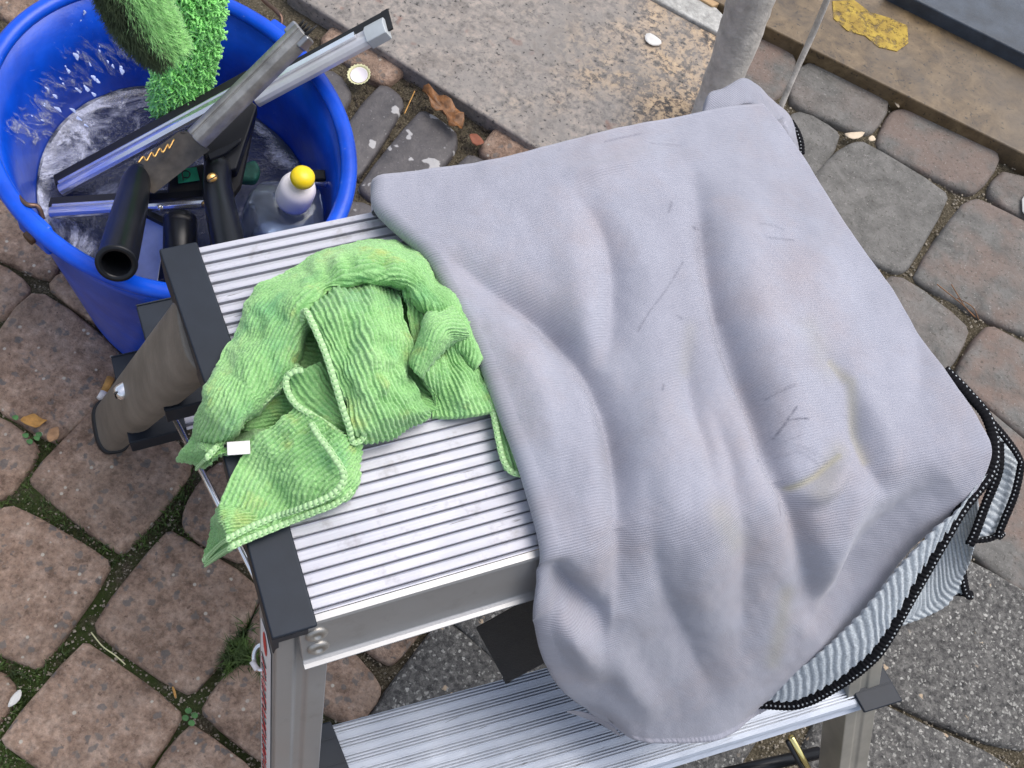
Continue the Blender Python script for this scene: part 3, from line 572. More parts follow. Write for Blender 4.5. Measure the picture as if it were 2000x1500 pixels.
def film_mat(name, lo, hi, sc, stretch):
    k = NM(name); uv = k.coord('uv', scale=stretch); n = k.noise(uv, sc, 8, .72, 1.2); n2 = k.noise(k.coord('pos'), 330, 3, .7); m = k.math('MULTIPLY', k.ramp(k.math('ADD', n, k.attr('edge')), [(lo, 0), ((lo+hi)/2, .35), (hi, .95)]), k.ramp(n2, [(.22, .35), (.55, 1)]))
    k.set(col=k.mix((.50, .54, .72), (.80, .82, .88), n2), rough=.5, alpha=m); k.bump(n2, .0015, .8); return k.m
# a thin film of suds over the water and up the inner wall, on the side that the splash came from
ang0 = {}
n_r, n_a = 40, 160; aa = np.linspace(0, 2*np.pi, n_a); rr_ = np.linspace(.02, 1, n_r); base_s = sz(WZ)-.034
X_ = BC[0]+base_s*rr_[:, None]*(np.cos(aa)*AX[0, 0]+np.sin(aa)*AX[0, 1])[None]; Y_ = BC[1]+base_s*rr_[:, None]*(np.cos(aa)*AX[1, 0]+np.sin(aa)*AX[1, 1])[None]
Gf = np.stack([X_, Y_, np.full_like(X_, WZ+.0022)], -1); pf = np.stack([1000+FPX*((Gf-CAM)@CR)/((Gf-CAM)@CF), 750-FPX*((Gf-CAM)@CU)/((Gf-CAM)@CF)], -1)
dl, _ = dist_poly(pf[..., 0], pf[..., 1], [(60, 400), (60, 330), (90, 270), (150, 200), (200, 150), (290, 140)]); dr, _ = dist_poly(pf[..., 0], pf[..., 1], [(505, 240), (540, 300), (590, 350)]); db, _ = dist_poly(pf[..., 0], pf[..., 1], [(70, 400), (140, 460), (250, 530)]); dm, _ = dist_poly(pf[..., 0], pf[..., 1], [(190, 180), (165, 240), (150, 320)])
edge_ = .20*np.exp(-(dl/45)**2)+.16*np.exp(-(dr/16)**2)+.14*np.exp(-(db/22)**2)+.12*np.exp(-(dm/16)**2)-.05
fo = mesh('foam', Gf.reshape(-1, 3), gridfaces(n_r, n_a), film_mat('suds_on_water', .50, .68, 1.0, (22, 22, 1)), None, True, (Gf[..., :2]-BC).reshape(-1, 2)*1.0, {'edge': edge_.ravel()}); tag(fo, 'white soap foam streaks floating on the bucket water', 'foam')
hh = np.linspace(WZ+.001, RIMZ-.02, 50); Gw = np.stack([BC[None, :]+(sz(h_)-.0375)*(np.cos(aa)[:, None]*AX[:, 0]+np.sin(aa)[:, None]*AX[:, 1]) for h_ in hh]); Gw = np.concatenate([Gw, np.broadcast_to(hh[:, None, None], Gw.shape[:2]+(1,))], -1)
pf = np.stack([1000+FPX*((Gw-CAM)@CR)/((Gw-CAM)@CF), 750-FPX*((Gw-CAM)@CU)/((Gw-CAM)@CF)], -1); dl, _ = dist_poly(pf[..., 0], pf[..., 1], [(60, 250), (110, 175), (170, 125), (225, 105)])
edge_ = .24*np.exp(-(dl/60)**2)-.14; uvw = np.stack([np.broadcast_to(aa[None]*.17, Gw.shape[:2])+(Gw[..., 2]-WZ)*.6, (Gw[..., 2]-WZ)], -1)
mesh('suds_film', Gw.reshape(-1, 3), gridfaces(50, n_a), film_mat('suds_on_wall', .54, .70, 1.0, (70, 26, 1)), bk, True, uvw.reshape(-1, 2), {'edge': edge_.ravel()})

# ------------------------------------------------------------------ tools in the bucket
def squeegee_bar(root, a, b, wd, rubber, clip=True, metal='chrome', tilt=0.0):
    "channel of a squeegee from a to b (world), blade on the 'rubber' side (+1/-1)"
    d, s_, u = frame(a, b); s_ = s_*rubber
    pr = [(0, -.30), (.42, -.30), (.50, -.12), (.50, .10), (.40, .16), (.30, .10), (.18, .22), (.04, .30), (-.16, .34), (-.36, .26), (-.48, .08), (-.48, -.16), (-.34, -.30)]
    o = MB().extr([(x*wd, y*wd) for x, y in pr], a, b, s_, u).build('channel', M[metal], root); bevel(o, .0006, 1, 30)
    o = MB().extr([(.36*wd, -.10*wd), (1.05*wd, -.06*wd), (1.05*wd, .02*wd), (.36*wd, .06*wd)], a-d*.004, b+d*.006, s_, u).build('rubber_blade', M['rubber'], root); bevel(o, .0003, 1)
    return d, s_, u
# 1: upright squeegee resting over the rim with its clip
sq = empty('squeegee', P(620, 120, .30)); tag(sq, 'pale aluminium squeegee channel with black rubber sticking out over the rim', 'squeegee')
a_, b_ = P(500, 192, .255), P(742, 62, .335)
d, s_, u = frame(a_, b_); sgn = 1 if np.dot(np.cross(d, (0, 0, 1)), CU) > 0 else -1; wd = .0185
d, s_, u = squeegee_bar(sq, a_, b_, wd, sgn, metal='alu3' if 'alu3' in M else 'tarn'); sq.children[0].data.materials[0] = simple('brushed_pale_aluminium', (.74, .72, .73), .42, .5, .08)
MB().extr([(.08*wd, .30*wd), (.36*wd, .20*wd), (.42*wd, .42*wd), (.10*wd, .46*wd)], a_+d*.004, b_-d*.022, s_, u).build('bright_lip', M['chrome'], sq)
o = MB().extr([(-.50*wd, -.32*wd), (.55*wd, -.32*wd), (.56*wd, .22*wd), (.1*wd, .46*wd), (-.5*wd, .34*wd)], b_-d*.013, b_+d*.008, s_, u, taper=.98).build('end_clip', simple('pale_grey_clip', (.50, .53, .54), .5, .2, .1), sq); bevel(o, .001)
# rubber sheet return at the end
MB().extr([(-.2*wd, -.08*wd), (1.05*wd, -.08*wd), (1.05*wd, .04*wd), (-.2*wd, .04*wd)], b_+d*.006, b_+d*.013, s_, u).build('rubber_end', M['rubber'], sq)
# 2: dull channel, toothed end
sq2 = empty('squeegee', P(480, 160, .30)); tag(sq2, 'dull grey squeegee channel pointing up with frayed rubber end', 'squeegee')
a2, b2 = P(382, 270, .285), P(592, 62, .355); d, s_, u = frame(a2, b2); w2 = .0105
o = MB().extr([(x*w2*2, y*w2*2) for x, y in ((-.5, -.3), (.5, -.3), (.5, .1), (.32, .34), (.06, .40), (.0, .30), (-.08, .40), (-.34, .30), (-.5, .08))], a2, b2, s_, u).build('channel', M['tarn'], sq2); bevel(o, .0008, 2)
for k in range(4): tube('rubber_tooth', [b2+d*.001+s_*(k-1.5)*.0035+u*.002, b2+d*.008+s_*(k-1.2)*.0042+u*.004], [.0016, .0008], M['rubber'], sq2, 6)
tube('rubber_strip', [b2-d*.004+s_*.006+u*.004, b2+d*.013+s_*.009+u*.006], [.0022, .0006], M['rubber'], sq2, 6)
o = MB().extr([(-.011, -.008), (.011, -.008), (.012, .006), (-.012, .006)], b2-d*.012, b2+d*.001, s_, u).build('end_clip', simple('scratched_steel', (.42, .42, .42), .35, .9, .3), sq2); bevel(o, .002)
# 3: chrome squeegee with swivel handle toward the viewer
sq3 = empty('squeegee', P(300, 300, .24)); tag(sq3, 'chrome squeegee lying in the foam with fat black open ended handle over the rim', 'squeegee')
a3, b3 = P(118, 368, .160), P(480, 172, .262); d, s_, u = frame(a3, b3); w3 = .0170
sg = 1 if np.dot(s_, CU) > 0 else -1; d, s3, u3 = squeegee_bar(sq3, a3, b3, w3, sg)
o = MB().add([P(258, 330, .235), P(350, 262, .262), P(380, 262, .268), P(402, 292, .262), P(300, 372, .238), P(262, 362, .235), P(258, 330, .215), P(350, 262, .242), P(380, 262, .248), P(402, 292, .242), P(300, 372, .218), P(262, 362, .215)],
 [(0, 1, 2, 3, 4, 5), (11, 10, 9, 8, 7, 6)]+[(i, (i+1) % 6, 6+(i+1) % 6, 6+i) for i in range(6)]).build('swivel_head', simple('dusty_brown_plastic', (.065, .055, .045), .45, 0, .5, 60), sq3); bevel(o, .0025)
h0, h1 = P(268, 352, .235), P(228, 512, .315)
pts = catmull([P(285, 335, .232), h0, h0*.6+h1*.4, h1], 36); rr = np.interp(np.linspace(0, 1, 36), [0, .12, .3, .75, .95, 1], [.009, .0115, .0125, .0150, .0158, .0158])
hl = tube('handle', pts, rr, M['black'], sq3, 28, caps=False)
dh = nrm(h1-pts[-3]); side = nrm(np.cross(dh, (0, 0, 1)))
V, F = lathe([(.0158, -.0005), (.0166, .0015), (.0160, .0035), (.0118, .0035), (.0112, .001), (.0110, -.05), (.0001, -.05)], 40, h1, dh, side); mesh('open_end', V, F, M['black'], sq3, True)
V, F = lathe([(.0001, .003), (.0035, .0028), (.0045, .001), (.0045, -.002)], 20, P(268, 358, .252), nrm(CAM-P(268, 350, .25)), CR); mesh('metal_pin', V, F, M['chrome'], sq3, True)
def screw(root, px, py, z, r, mat='gold'):
    c = P(px, py, z); ax = nrm((CAM-c)+np.array([.2, .1, .3])); V, F = lathe([(.0001, .0016), (r*.6, .0014), (r, .0002), (r, -.003)], 20, c, ax, CR); o = mesh('screw', V, F, M[mat], root, True)
    sd = nrm(np.cross(ax, CR+.6*CU)); MB().extr([(-r*.12, .0), (r*.12, 0), (r*.12, .0022), (-r*.12, .0022)], c-np.cross(sd, ax)*r*.8, c+np.cross(sd, ax)*r*.8, sd, ax).build('screw_slot', M['black'], root)
screw(sq3, 405, 268, .272, .0042); screw(sq3, 316, 345, .240, .0040)
# raised lettering strip on the head (embossed squiggle)
tube('embossed_lettering', catmull([P(x, y, .262) for x, y in ((270, 318), (280, 306), (286, 314), (296, 298), (302, 306), (312, 290), (318, 298), (328, 282), (330, 290), (340, 272))], 60), .0009, M['gold'], sq3, 6)
# 4: lower chrome squeegee and black grip
sq4 = empty('squeegee', P(300, 400, .19)); tag(sq4, 'chrome squeegee low in the bucket crossing behind the fat black handle', 'squeegee')
a4, b4 = P(100, 412, .165), P(408, 392, .215); d, s_, u = frame(a4, b4); sg = 1 if np.dot(s_, CU) > 0 else -1; squeegee_bar(sq4, a4, b4, .0150, sg)
MB().extr([(-.010, -.003), (-.003, -.003), (-.003, .007), (-.010, .007)], P(290, 405, .200), P(400, 396, .216), s_, u).build('inner_bar', M['black'], sq4)
screw(sq4, 400, 398, .225, .003); screw(sq4, 312, 405, .212, .003, 'chrome')
# 5: black handle with triangular head
sq5 = empty('ribbed_grip', P(440, 330, .21)); tag(sq5, 'black ribbed squeegee handle with triangular head and brass screws', 'handle')
def slab_px(name, pts, thick, mat, root, bev=.002):
    t = [P(*p) for p in pts]; n = len(t); b = [p-np.array([0, 0, thick]) for p in t]
    o = MB().add(t+b, [tuple(range(n)), tuple(range(n, 2*n))[::-1]]+[(i, n+i, n+(i+1) % n, (i+1) % n) for i in range(n)]).build(name, mat, root); return bevel(o, bev)
slab_px('triangular_head', [(395, 290, .245), (478, 185, .262), (503, 205, .262), (462, 330, .235), (405, 345, .232)], .014, M['black'], sq5)
slab_px('side_wing', [(470, 260, .238), (503, 205, .255), (470, 360, .21), (440, 400, .20)], .010, M['rubber'], sq5)
slab_px('rib_plate', [(404, 300, .252), (440, 285, .256), (472, 268, .257), (470, 276, .257), (440, 300, .252), (410, 312, .25)], .004, M['black'], sq5, .001)
pts = catmull([P(425, 322, .232), P(425, 370, .236), P(436, 430, .246), P(450, 500, .256)], 30); tube('grip', pts, np.interp(np.linspace(0, 1, 30), [0, .3, 1], [.0125, .0135, .0150]), M['black'], sq5, 20)
for k in range(9):
    o_ = np.array(CR)*(-.006+k*.0012); q = pts[14:28]+o_+nrm(CAM-pts[14])*.0128*math.cos((k-4)*.12); tube('grip_rib', q, .00035, M['rubber'], sq5, 5, caps=False)
screw(sq5, 415, 348, .250, .0050)
# 6: dark grip lower
sq6 = empty('grip_handle', P(350, 460, .19)); tag(sq6, 'short dark grip standing low between the grey plate and ribbed handle', 'handle')
tube('grip', catmull([P(352, 430, .205), P(352, 470, .208), P(352, 520, .20)], 16), .0155, M['black'], sq6, 18); tube('collar', catmull([P(335, 428, .216), P(352, 424, .220), P(372, 430, .216)], 9), .0035, M['rubber'], sq6, 8)
pl6 = slab_px('scraper_plate', [(272, 418, .185), (322, 436, .195), (318, 480, .195), (302, 590, .17), (255, 590, .16)], .002, M['plate'], None, .0008); tag(pl6, 'flat satin grey scraper plate between the black handles', 'scraper')
tb = slab_px('tool_bar', [(272, 400, .198), (330, 428, .204), (332, 444, .204), (272, 414, .198)], .006, M['black'], None, .001); tag(tb, 'slim black bar just above the grey scraper plate', 'tool bar')
pr = empty('printed_tag', P(368, 345, .215)); tag(pr, 'green printed label with letter P on black tool body', 'label')
slab_px('black_body', [(330, 335, .212), (398, 318, .222), (400, 385, .212), (325, 392, .202)], .02, M['rubber'], pr, .002); slab_px('green_label', [(346, 330, .2185), (384, 326, .2235), (390, 352, .2205), (348, 358, .2155)], .0008, M['teal'], pr, .0003)
tube('letter_p', catmull([P(358, 352, .222), P(356, 336, .2235), P(366, 334, .2245), P(371, 340, .2245), P(367, 347, .2235), P(358, 346, .222)], 24), .0006, M['rubber'], pr, 6)
tl = slab_px('green_scrub_pad', [(470, 318, .185), (500, 308, .19), (510, 330, .185), (500, 352, .18), (466, 350, .18)], .012, simple('dark_teal_pad', (.012, .10, .075), .7, 0, .4, 80), None, .004); tag(tl, 'dark teal pad half hidden left of the clear bottle', 'pad')
blk = slab_px('tube_stub', [(590, 330, .20), (636, 330, .20), (638, 350, .196), (592, 352, .196)], .012, M['rubber'], None, .002); tag(blk, 'short black block behind the yellow nozzle', 'tool end')
rodc = tube('chrome_stick', [P(560, 352, .186), P(642, 360, .19)], .0032, M['chrome'], None, 14); tag(rodc, 'short chrome rod end beside the yellow nozzle', 'rod')
# bottle
bo = empty('bottle', P(545, 420, .15)); tag(bo, 'clear plastic squeeze bottle with white cap and yellow push nozzle', 'bottle')
c0, c1 = P(536, 470, .150), P(574, 385, .245); ax = nrm(c1-c0); sd = nrm(np.cross(ax, CU)); L = np.linalg.norm(c1-c0); n = 48; aa = np.linspace(0, 2*np.pi, n, endpoint=False); RS = []
o2 = np.cross(ax, sd)
for h, rx, ry, sq_ in ((0, .026, .020, .5), (.05, .034, .026, .5), (.30, .036, .028, .45), (.62, .036, .028, .45), (.80, .032, .026, .5), (.90, .023, .020, .7), (.96, .0145, .0145, 1), (1.0, .0135, .0135, 1)):
    cs, sn = np.cos(aa), np.sin(aa); RS.append(c0+ax*h*L+np.sign(cs)[:, None]*(np.abs(cs)**sq_)[:, None]*rx*sd+np.sign(sn)[:, None]*(np.abs(sn)**sq_)[:, None]*ry*o2)
rings('body', RS, M['clear'], bo)
inner = rings('liquid', [c0+(r_-c0)*.9 for r_ in RS[:5]], simple('clear_soap', (.62, .68, .78), .1, 0, .1, trans=.85), bo)
V, F = lathe([(.0001, -.004), (.0165, -.004), (.0172, 0), (.0168, .018), (.0150, .0235), (.0110, .027), (.0001, .0275)], 48, c1, ax, sd); mesh('cap', V, F, M['white'], bo, True)
V, F = lathe([(.0001, .026), (.0060, .026), (.0062, .033), (.0100, .0345), (.0112, .038), (.0105, .0425), (.0075, .0455), (.0025, .0468), (.0001, .0470)], 40, c1, ax, sd); mesh('nozzle', V, F, M['yellow'], bo, True)

# washer sleeves (green pile)
def pile(root, cl, hw, n, mat, length, thick, kind_, jitter=.35, dark=None):
    cl = catmull([P(*c) for c in cl], 60); hw = np.interp(np.linspace(0, 1, 60), np.linspace(0, 1, len(hw)), hw)
    t = np.gradient(cl, axis=0); t /= np.linalg.norm(t, axis=1)[:, None]; view = nrm(CAM-cl[30]); s_ = np.cross(t, view); s_ /= np.linalg.norm(s_, axis=1)[:, None]; u_ = np.cross(s_, t)
    m = 16; a = np.linspace(0, 2*np.pi, m, endpoint=False); core = cl[:, None]+hw[:, None, None]*.85*(np.cos(a)[None, :, None]*s_[:, None]+.38*np.sin(a)[None, :, None]*u_[:, None])
    V0 = core.reshape(-1, 3); i, j = np.meshgrid(np.arange(59), np.arange(m), indexing='ij'); F0 = np.stack([i*m+j, i*m+(j+1) % m, (i+1)*m+(j+1) % m, (i+1)*m+j], -1).reshape(-1, 4)
    mesh('sleeve', V0, F0, M['shagd'], root, True)
    sets = {0: ([], []), 1: ([], [])}
    for _ in range(n):
        k = random.randrange(60); aa = random.uniform(-.35, 3.5); nn = math.cos(aa)*s_[k]+math.sin(aa)*u_[k]; b = cl[k]+hw[k]*.85*(math.cos(aa)*s_[k]+.38*math.sin(aa)*u_[k])+t[k]*random.uniform(-.003, .003)
        L = length*random.uniform(.6, 1.25); cl_v = np.array([math.sin(b[0]*900+b[2]*500), math.sin(b[1]*1100+1), math.sin(b[2]*1000+b[0]*700)]); d1_ = nrm(nn+jitter*rng.standard_normal(3)+.3*t[k]+(.45*cl_v if kind_ == 'fur' else .3*cl_v)); d2_ = nrm(d1_*.3+rng.standard_normal(3)*.8+.25*t[k]) if kind_ == 'loop' else nrm(d1_+.5*t[k]+.25*rng.standard_normal(3))
        p0, p1, p2 = b, b+d1_*L*.5, b+d1_*L*.5+d2_*L*.55; th = thick*random.uniform(.7, 1.2)
        key = 1 if dark is not None and (math.cos(aa)*dark > .25+random.uniform(-.25, .25)) else 0; V, F = sets[key]; bb = len(V)  # fibres towards one side of the sleeve take the darker olive colour
        for q, r_ in ((p0, th), (p1, th), (p2, th*(.9 if kind_ == 'loop' else .15))):
            dd = nrm(p2-p0); e1 = nrm(np.cross(dd, (.3, .2, .9))); e2 = np.cross(dd, e1)
            for z_ in range(3): V.append(q+r_*(math.cos(z_*2.094)*e1+math.sin(z_*2.094)*e2))
        for g in range(2): F += [(bb+g*3+z_, bb+g*3+(z_+1) % 3, bb+g*3+3+(z_+1) % 3, bb+g*3+3+z_) for z_ in range(3)]
        F.append((bb+6, bb+7, bb+8))
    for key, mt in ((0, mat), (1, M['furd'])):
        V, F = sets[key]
        if V: mesh('pile' if key == 0 else 'dark_pile', V, F, mt, root, True)['kind'] = 'stuff'
w1 = empty('washer_sleeve', P(350, 130, .2)); tag(w1, 'bright green shaggy looped washer sleeve standing in the bucket', 'washer sleeve')
pile(w1, [(385, -60, .34), (380, 20, .31), (368, 100, .27), (352, 170, .235), (340, 225, .20)], [.0235, .0235, .0250, .0240, .0190], 4800, M['shag'], .0105, .00125, 'loop', .8)
w2_ = empty('washer_sleeve', P(270, 40, .3)); tag(w2_, 'fluffy brushed green sleeve with a dark side at top of bucket', 'washer sleeve')
pile(w2_, [(225, -70, .42), (258, 0, .39), (290, 55, .36), (328, 105, .335)], [.0215, .0225, .0215, .0130], 11000, simple('fluffy_green_pile', (.42, .92, .28), .85, 0, .3, 70, sheen=.4), .0115, .00042, 'fur', .3, dark=1)

# ------------------------------------------------------------------ step ladder
TZ, T3Z = .520, .280
ld = empty('step_ladder', P(900, 700, 0)); tag(ld, 'aluminium folding step ladder with dark caps under the two cloths', 'step ladder')
def quad(bl, br, fr, fl, z): return [P(*bl, z), P(*br, z), P(*fr, z), P(*fl, z)]
def tread(name, q, prof, mat, apron=None, under=.006):
    "ribbed board: prof = list of (v, dz) from back (0) to front (1)"
    bl, br, fr, fl = q; V, UV = [], []
    pr_ = list(prof)
    L = [bl+(fl-bl)*v+np.array([0, 0, dz]) for v, dz in pr_]; R = [br+(fr-br)*v+np.array([0, 0, dz]) for v, dz in pr_]
    D = nrm(fl-bl)
    ext = []
    if apron: ext = apron           # list of (forward, dz) measured from the front edge
    for f_, dz in ext: L.append(fl+D*f_+np.array([0, 0, dz])); R.append(fr+D*f_+np.array([0, 0, dz]))
    L += [fl+np.array([0, 0, -under-.004])-D*.004, bl+np.array([0, 0, -under])]; R += [fr+np.array([0, 0, -under-.004])-D*.004, br+np.array([0, 0, -under])]
    nu = 2; V = []; n = len(L)
    for a_, b_ in zip(L, R): V += [a_, b_]
    F = [(2*i, 2*((i+1) % n), 2*((i+1) % n)+1, 2*i+1) for i in range(n)]
    F += [tuple(2*i for i in range(n))[::-1], tuple(2*i+1 for i in range(n))]
    W = np.linalg.norm(br-bl); Vv = np.array(V); uv = np.array([[0 if i % 2 == 0 else W, (Vv[i]-bl)@D] for i in range(len(V))])
    o = mesh(name, V, F, mat, ld, False, uv); return o
def grooves(n, g=.20, depth=.0040, raise_=.0):
    pr = [(0, 0)]
    for k in range(n):
        c = (k+.72)/n; h = g/n/2
        pr += [(c-h*3.0, .0001), (c-h*1.3, .0009), (c-h, -depth), (c+h, -depth), (c+h*1.3, .0009), (c+h*3.0, .0001)]
    return pr+[(1, 0)]
T1 = quad((368, 488), (1470, 262), (1600, 410), (445, 708), TZ); T1[2] = T1[1]+(T1[3]-T1[0]); 
o = tread('upper_tread', T1, grooves(11), M['alu'], [(0, -.026), (-.002, -.026), (-.002, -.004)])
T2bl, T2fl, T2fr = P(498, 868, TZ), P(592, 1206, TZ), P(1770, 862, TZ); T2 = [T2bl, T2fr+(T2bl-T2fl), T2fr, T2fl]
D2 = nrm(T2[3]-T2[0]); W2 = nrm(T2[2]-T2[3])
o = tread('middle_tread', T2, grooves(15, .11, .0026), M['alu'])
# front apron of the middle tread: rail face with bright lips
def rail(name, a, b, prof, mat, side=None):
    d, s_, u = frame(a, b); s_ = D2 if side is None else side
    return MB().extr(prof, a, b, s_, np.array([0, 0, 1.])).build(name, mat, ld)
fa, fb = T2[3]+np.array([0, 0, -.0005]), T2[2]+np.array([0, 0, -.0005])
bevel(rail('front_rail', fa-W2*.004, fb, [(.0005, 0), (.004, -.0005), (.015, -.039), (.019, -.0405), (.019, -.0425), (.011, -.0425), (.0005, -.034)], M['alub']), .0007, 2, 30)
bevel(rail('rail_lip', fa-W2*.004, fb, [(.0152, -.0396), (.0200, -.0402), (.0200, -.0412), (.0152, -.0412)], M['plate2']), .0003, 1, 30)
rail('top_lip', fa, fb, [(.0005, .0008), (.0042, .0004), (.0052, -.0016), (.0042, -.0022), (.0008, -.0006)], M['plate2'])
ga, gb = P(655, 1278, .44), P(1062, 1159, .44); tube('cross_rod', [ga-W2*.03, gb+W2*.10], .0016, M['brass2'], ld, 10)
# lower tread
T3bl, T3br, T3fr = P(622, 1424, T3Z), P(1575, 1168, T3Z), P(1700, 1392, T3Z); T3bl2 = T3bl; T3 = [T3bl, T3br, T3br+nrm(T3fr-T3br)*.092, T3bl+nrm(T3fr-T3br)*.092]
pr = [(0, 0)]
for k in range(8):
    c = (k+.30)/8; w_ = .0062
    for s_ in (-1, 0, 1): pr += [(c+s_*.024-w_, .0006), (c+s_*.024-w_*.9, -.0024), (c+s_*.024+w_*.9, -.0024), (c+s_*.024+w_, .0006)]
    pr += [(c+.038, .0006), (c+.040, 0), (c+.082, 0), (c+.084, .0006)] if k < 7 else []
pr += [(.985, 0), (1, -.001)]
D3 = nrm(T3[3]-T3[0]); W3 = nrm(T3[1]-T3[0])
tread('lower_tread', T3, pr, M['alu2'], [(.001, -.002), (.001, -.010), (.004, -.011), (.004, -.014), (.0, -.014), (.0, -.030)])
# plastic caps
def cap(bl, fl, wv, z, wd, over=.003, drop=.030, ridges=0, name='end_cap', bothdrop=True):
    "cap along the edge bl-fl, wd wide to the outside; front and outer faces drop"
    D = nrm(fl-bl); o = MB(); up = np.array([0, 0, 1.])
    q = [bl-D*.003+wv*.006, fl+D*.007+wv*.006, fl+D*.007-wv*wd, bl-D*.003-wv*wd]
    o.prism([p[:2] for p in q], z+.0001, z+over)
    ob = o.build(name, M['cap'], ld); bevel(ob, .0012, 2)
    # outer skirt and front skirt as one piece
    t = .0035; O = [bl-D*.003-wv*wd, fl+D*.007-wv*wd]
    s_ = MB(); a, b = O; s_.prism([a[:2], b[:2], (b+wv*t)[:2], (a+wv*t)[:2]], z-drop, z)
    s2 = MB(); s_.prism([(b-D*t+wv*t)[:2], b[:2]+wv[:2]*t, (b+wv*(wd+.001))[:2], (b-D*t+wv*(wd+.001))[:2]], z-drop*.30, z-.0002)
    sk_ = s_.build('cap_skirt', M['cap'], ld)
    for k in range(ridges):
        c = bl+(fl-bl)*((k+.5)/ridges); MB().extr([(-.0005, 0), (.0005, 0), (.0004, .0006), (-.0004, .0006)], c+up*over-wv*wd, c+up*over+wv*.005, D, up).build('cap_ridge', M['cap'], ld)
    return ob
W1 = nrm(T1[1]-T1[0])
cap(T1[0], T1[3]+nrm(T1[3]-T1[0])*.004, W1, TZ, .0165, drop=.034)
cap(T2[0], T2[3], W2, TZ, .0185, drop=.036)
cap(T1[1], T1[2], -W1, TZ, .0165, drop=.03); cap(T2[1], T2[2], -W2, TZ, .0185, drop=.03)
cap(T3[1], T3[2]-D3*.0, -W3, T3Z, .030, drop=.012, ridges=5)
cap(T3[0]+W3*.004, T3[3]+W3*.004, W3, T3Z, .020, drop=.012, ridges=5)
# pair of screws on the front rail
for x, y, z in ((606, 1222, .508), (604, 1254, .493)):
    h_ = .013 if y < 1240 else .028; c = fa+W2*.0055+D2*(.0045+.29*h_)+np.array([0, 0, -h_]); V, F = lathe([(.0001, .0006), (.0022, .0006), (.0024, .0018), (.0050, .0014), (.0062, .0004), (.0062, -.001)], 28, c, nrm(D2+np.array([0, 0, .3])), np.array([0, 0, 1.])); mesh('screw', V, F, M['tarn'], ld, True)
# stiles: box section with a groove
def stile(name, top, bot, wv, dv, w_, d_, mat):
    pr = [(-w_/2, -d_/2), (w_/2, -d_/2), (w_/2, d_/2), (w_*.12, d_/2), (w_*.06, d_/2-.002), (-w_*.10, d_/2-.002), (-w_*.16, d_/2), (-w_/2, d_/2)]
    o = MB().extr(pr, top, bot, wv, dv).build(name, mat, ld); return bevel(o, .0012, 2, 30)
def foot(c, wv, dv, w_, d_):
    o = MB().prism([(c+wv*a*w_/2+dv*b*d_/2)[:2] for a, b in ((-1, -1), (1, -1), (1, 1), (-1, 1))], 0.001, .03).build('foot', M['rubber'], ld); bevel(o, .004, 3)
LTop = P(568, 1238, .497); LBot = P(560, 1980, .0); LBot = LTop+D2*.150+W2*(-.030)-np.array([0, 0, .485])
from math import sqrt
SW, SD = .0305, .036
LT = T2[3]+D2*(-.016)+W2*.000+np.array([0, 0, -.010])
def proj(p):
    k = (p-CAM)@CF; return 1000+FPX*((p-CAM)@CR)/k, 750-FPX*((p-CAM)@CU)/k
def proj_all(G_):
    d_ = G_-CAM; k = d_@CF; return 1000+FPX*(d_@CR)/k, 750-FPX*(d_@CU)/k
best = None
for fx in np.linspace(-.06, .34, 81):              # foot position whose stile runs as in the photograph
    for sx in np.linspace(-.12, .06, 37):
        b = LT+D2*fx+W2*sx; b = np.array([b[0], b[1], .02]); t = (LT[2]-.30)/(LT[2]-.02); x, y = proj(LT+(b-LT)*t)
        e = abs(x-564)+abs(y-1500)*.4+abs(fx-.13)*60
        if best is None or e < best[0]: best = (e, b)
LB = best[1]; stile('front_stile', LT, LB, W2, D2, SW, SD, M['alub']); foot(LB, W2, D2, SW+.006, SD+.012)
spread = LB-LT; RT = T2[2]+D2*(-.012)-W2*.004+np.array([0, 0, -.012]); RB = RT+D2*(spread@D2)-W2*(spread@W2)+np.array([0, 0, LB[2]-RT[2]])
# the right stile stands under the end of the lower tread
e3 = P(1652, 1440, T3Z-.085); kk_ = (RT[2]-e3[2])/(RT[2]-.02); RB = RT+(e3-RT)/((RT[2]-e3[2])/(RT[2]-.02)); RB[2] = .02
stile('front_stile', RT, RB, W2, D2, SW, SD, simple('silver_aluminium', (.42, .40, .35), .42, .6, .12)); foot(RB, W2, D2, SW+.006, SD+.012)
# rear stile with oval section, rubber foot and slotted screw
def oval(name, top, bot, ra, rb, wv, mat, parent, n=28, ends=True):
    d = nrm(bot-top); wv = nrm(wv-d*np.dot(wv, d)); u = np.cross(d, wv); a = np.linspace(0, 2*np.pi, n, endpoint=False)
    e = .7; pr = [(np.sign(np.cos(x))*abs(np.cos(x))**e*ra, np.sign(np.sin(x))*abs(np.sin(x))**e*rb) for x in a]
    o = MB().extr(pr, top, bot, wv, u).build(name, mat, parent, True)
    m = o.modifiers.new('b', 'BEVEL'); m.width = .002; m.segments = 2; m.limit_method = 'ANGLE'; m.angle_limit = math.radians(60); return o
RTop = P(400, 640, .505); RFoot = P(218, 832, .014)
rear_dir = nrm(RFoot-RTop)
oval('rear_stile', RTop, RFoot, .0265, .0150, D2, M['taupe'], ld)
oval('rear_foot', RFoot-rear_dir*.004, RFoot+rear_dir*.013, .0290, .0175, D2, M['rubber'], ld)
c = RFoot-rear_dir*.062; ax = nrm(CAM-c); ax = nrm(ax-rear_dir*np.dot(ax, rear_dir)); ax = nrm(ax*.8+nrm(-W2)*.6)
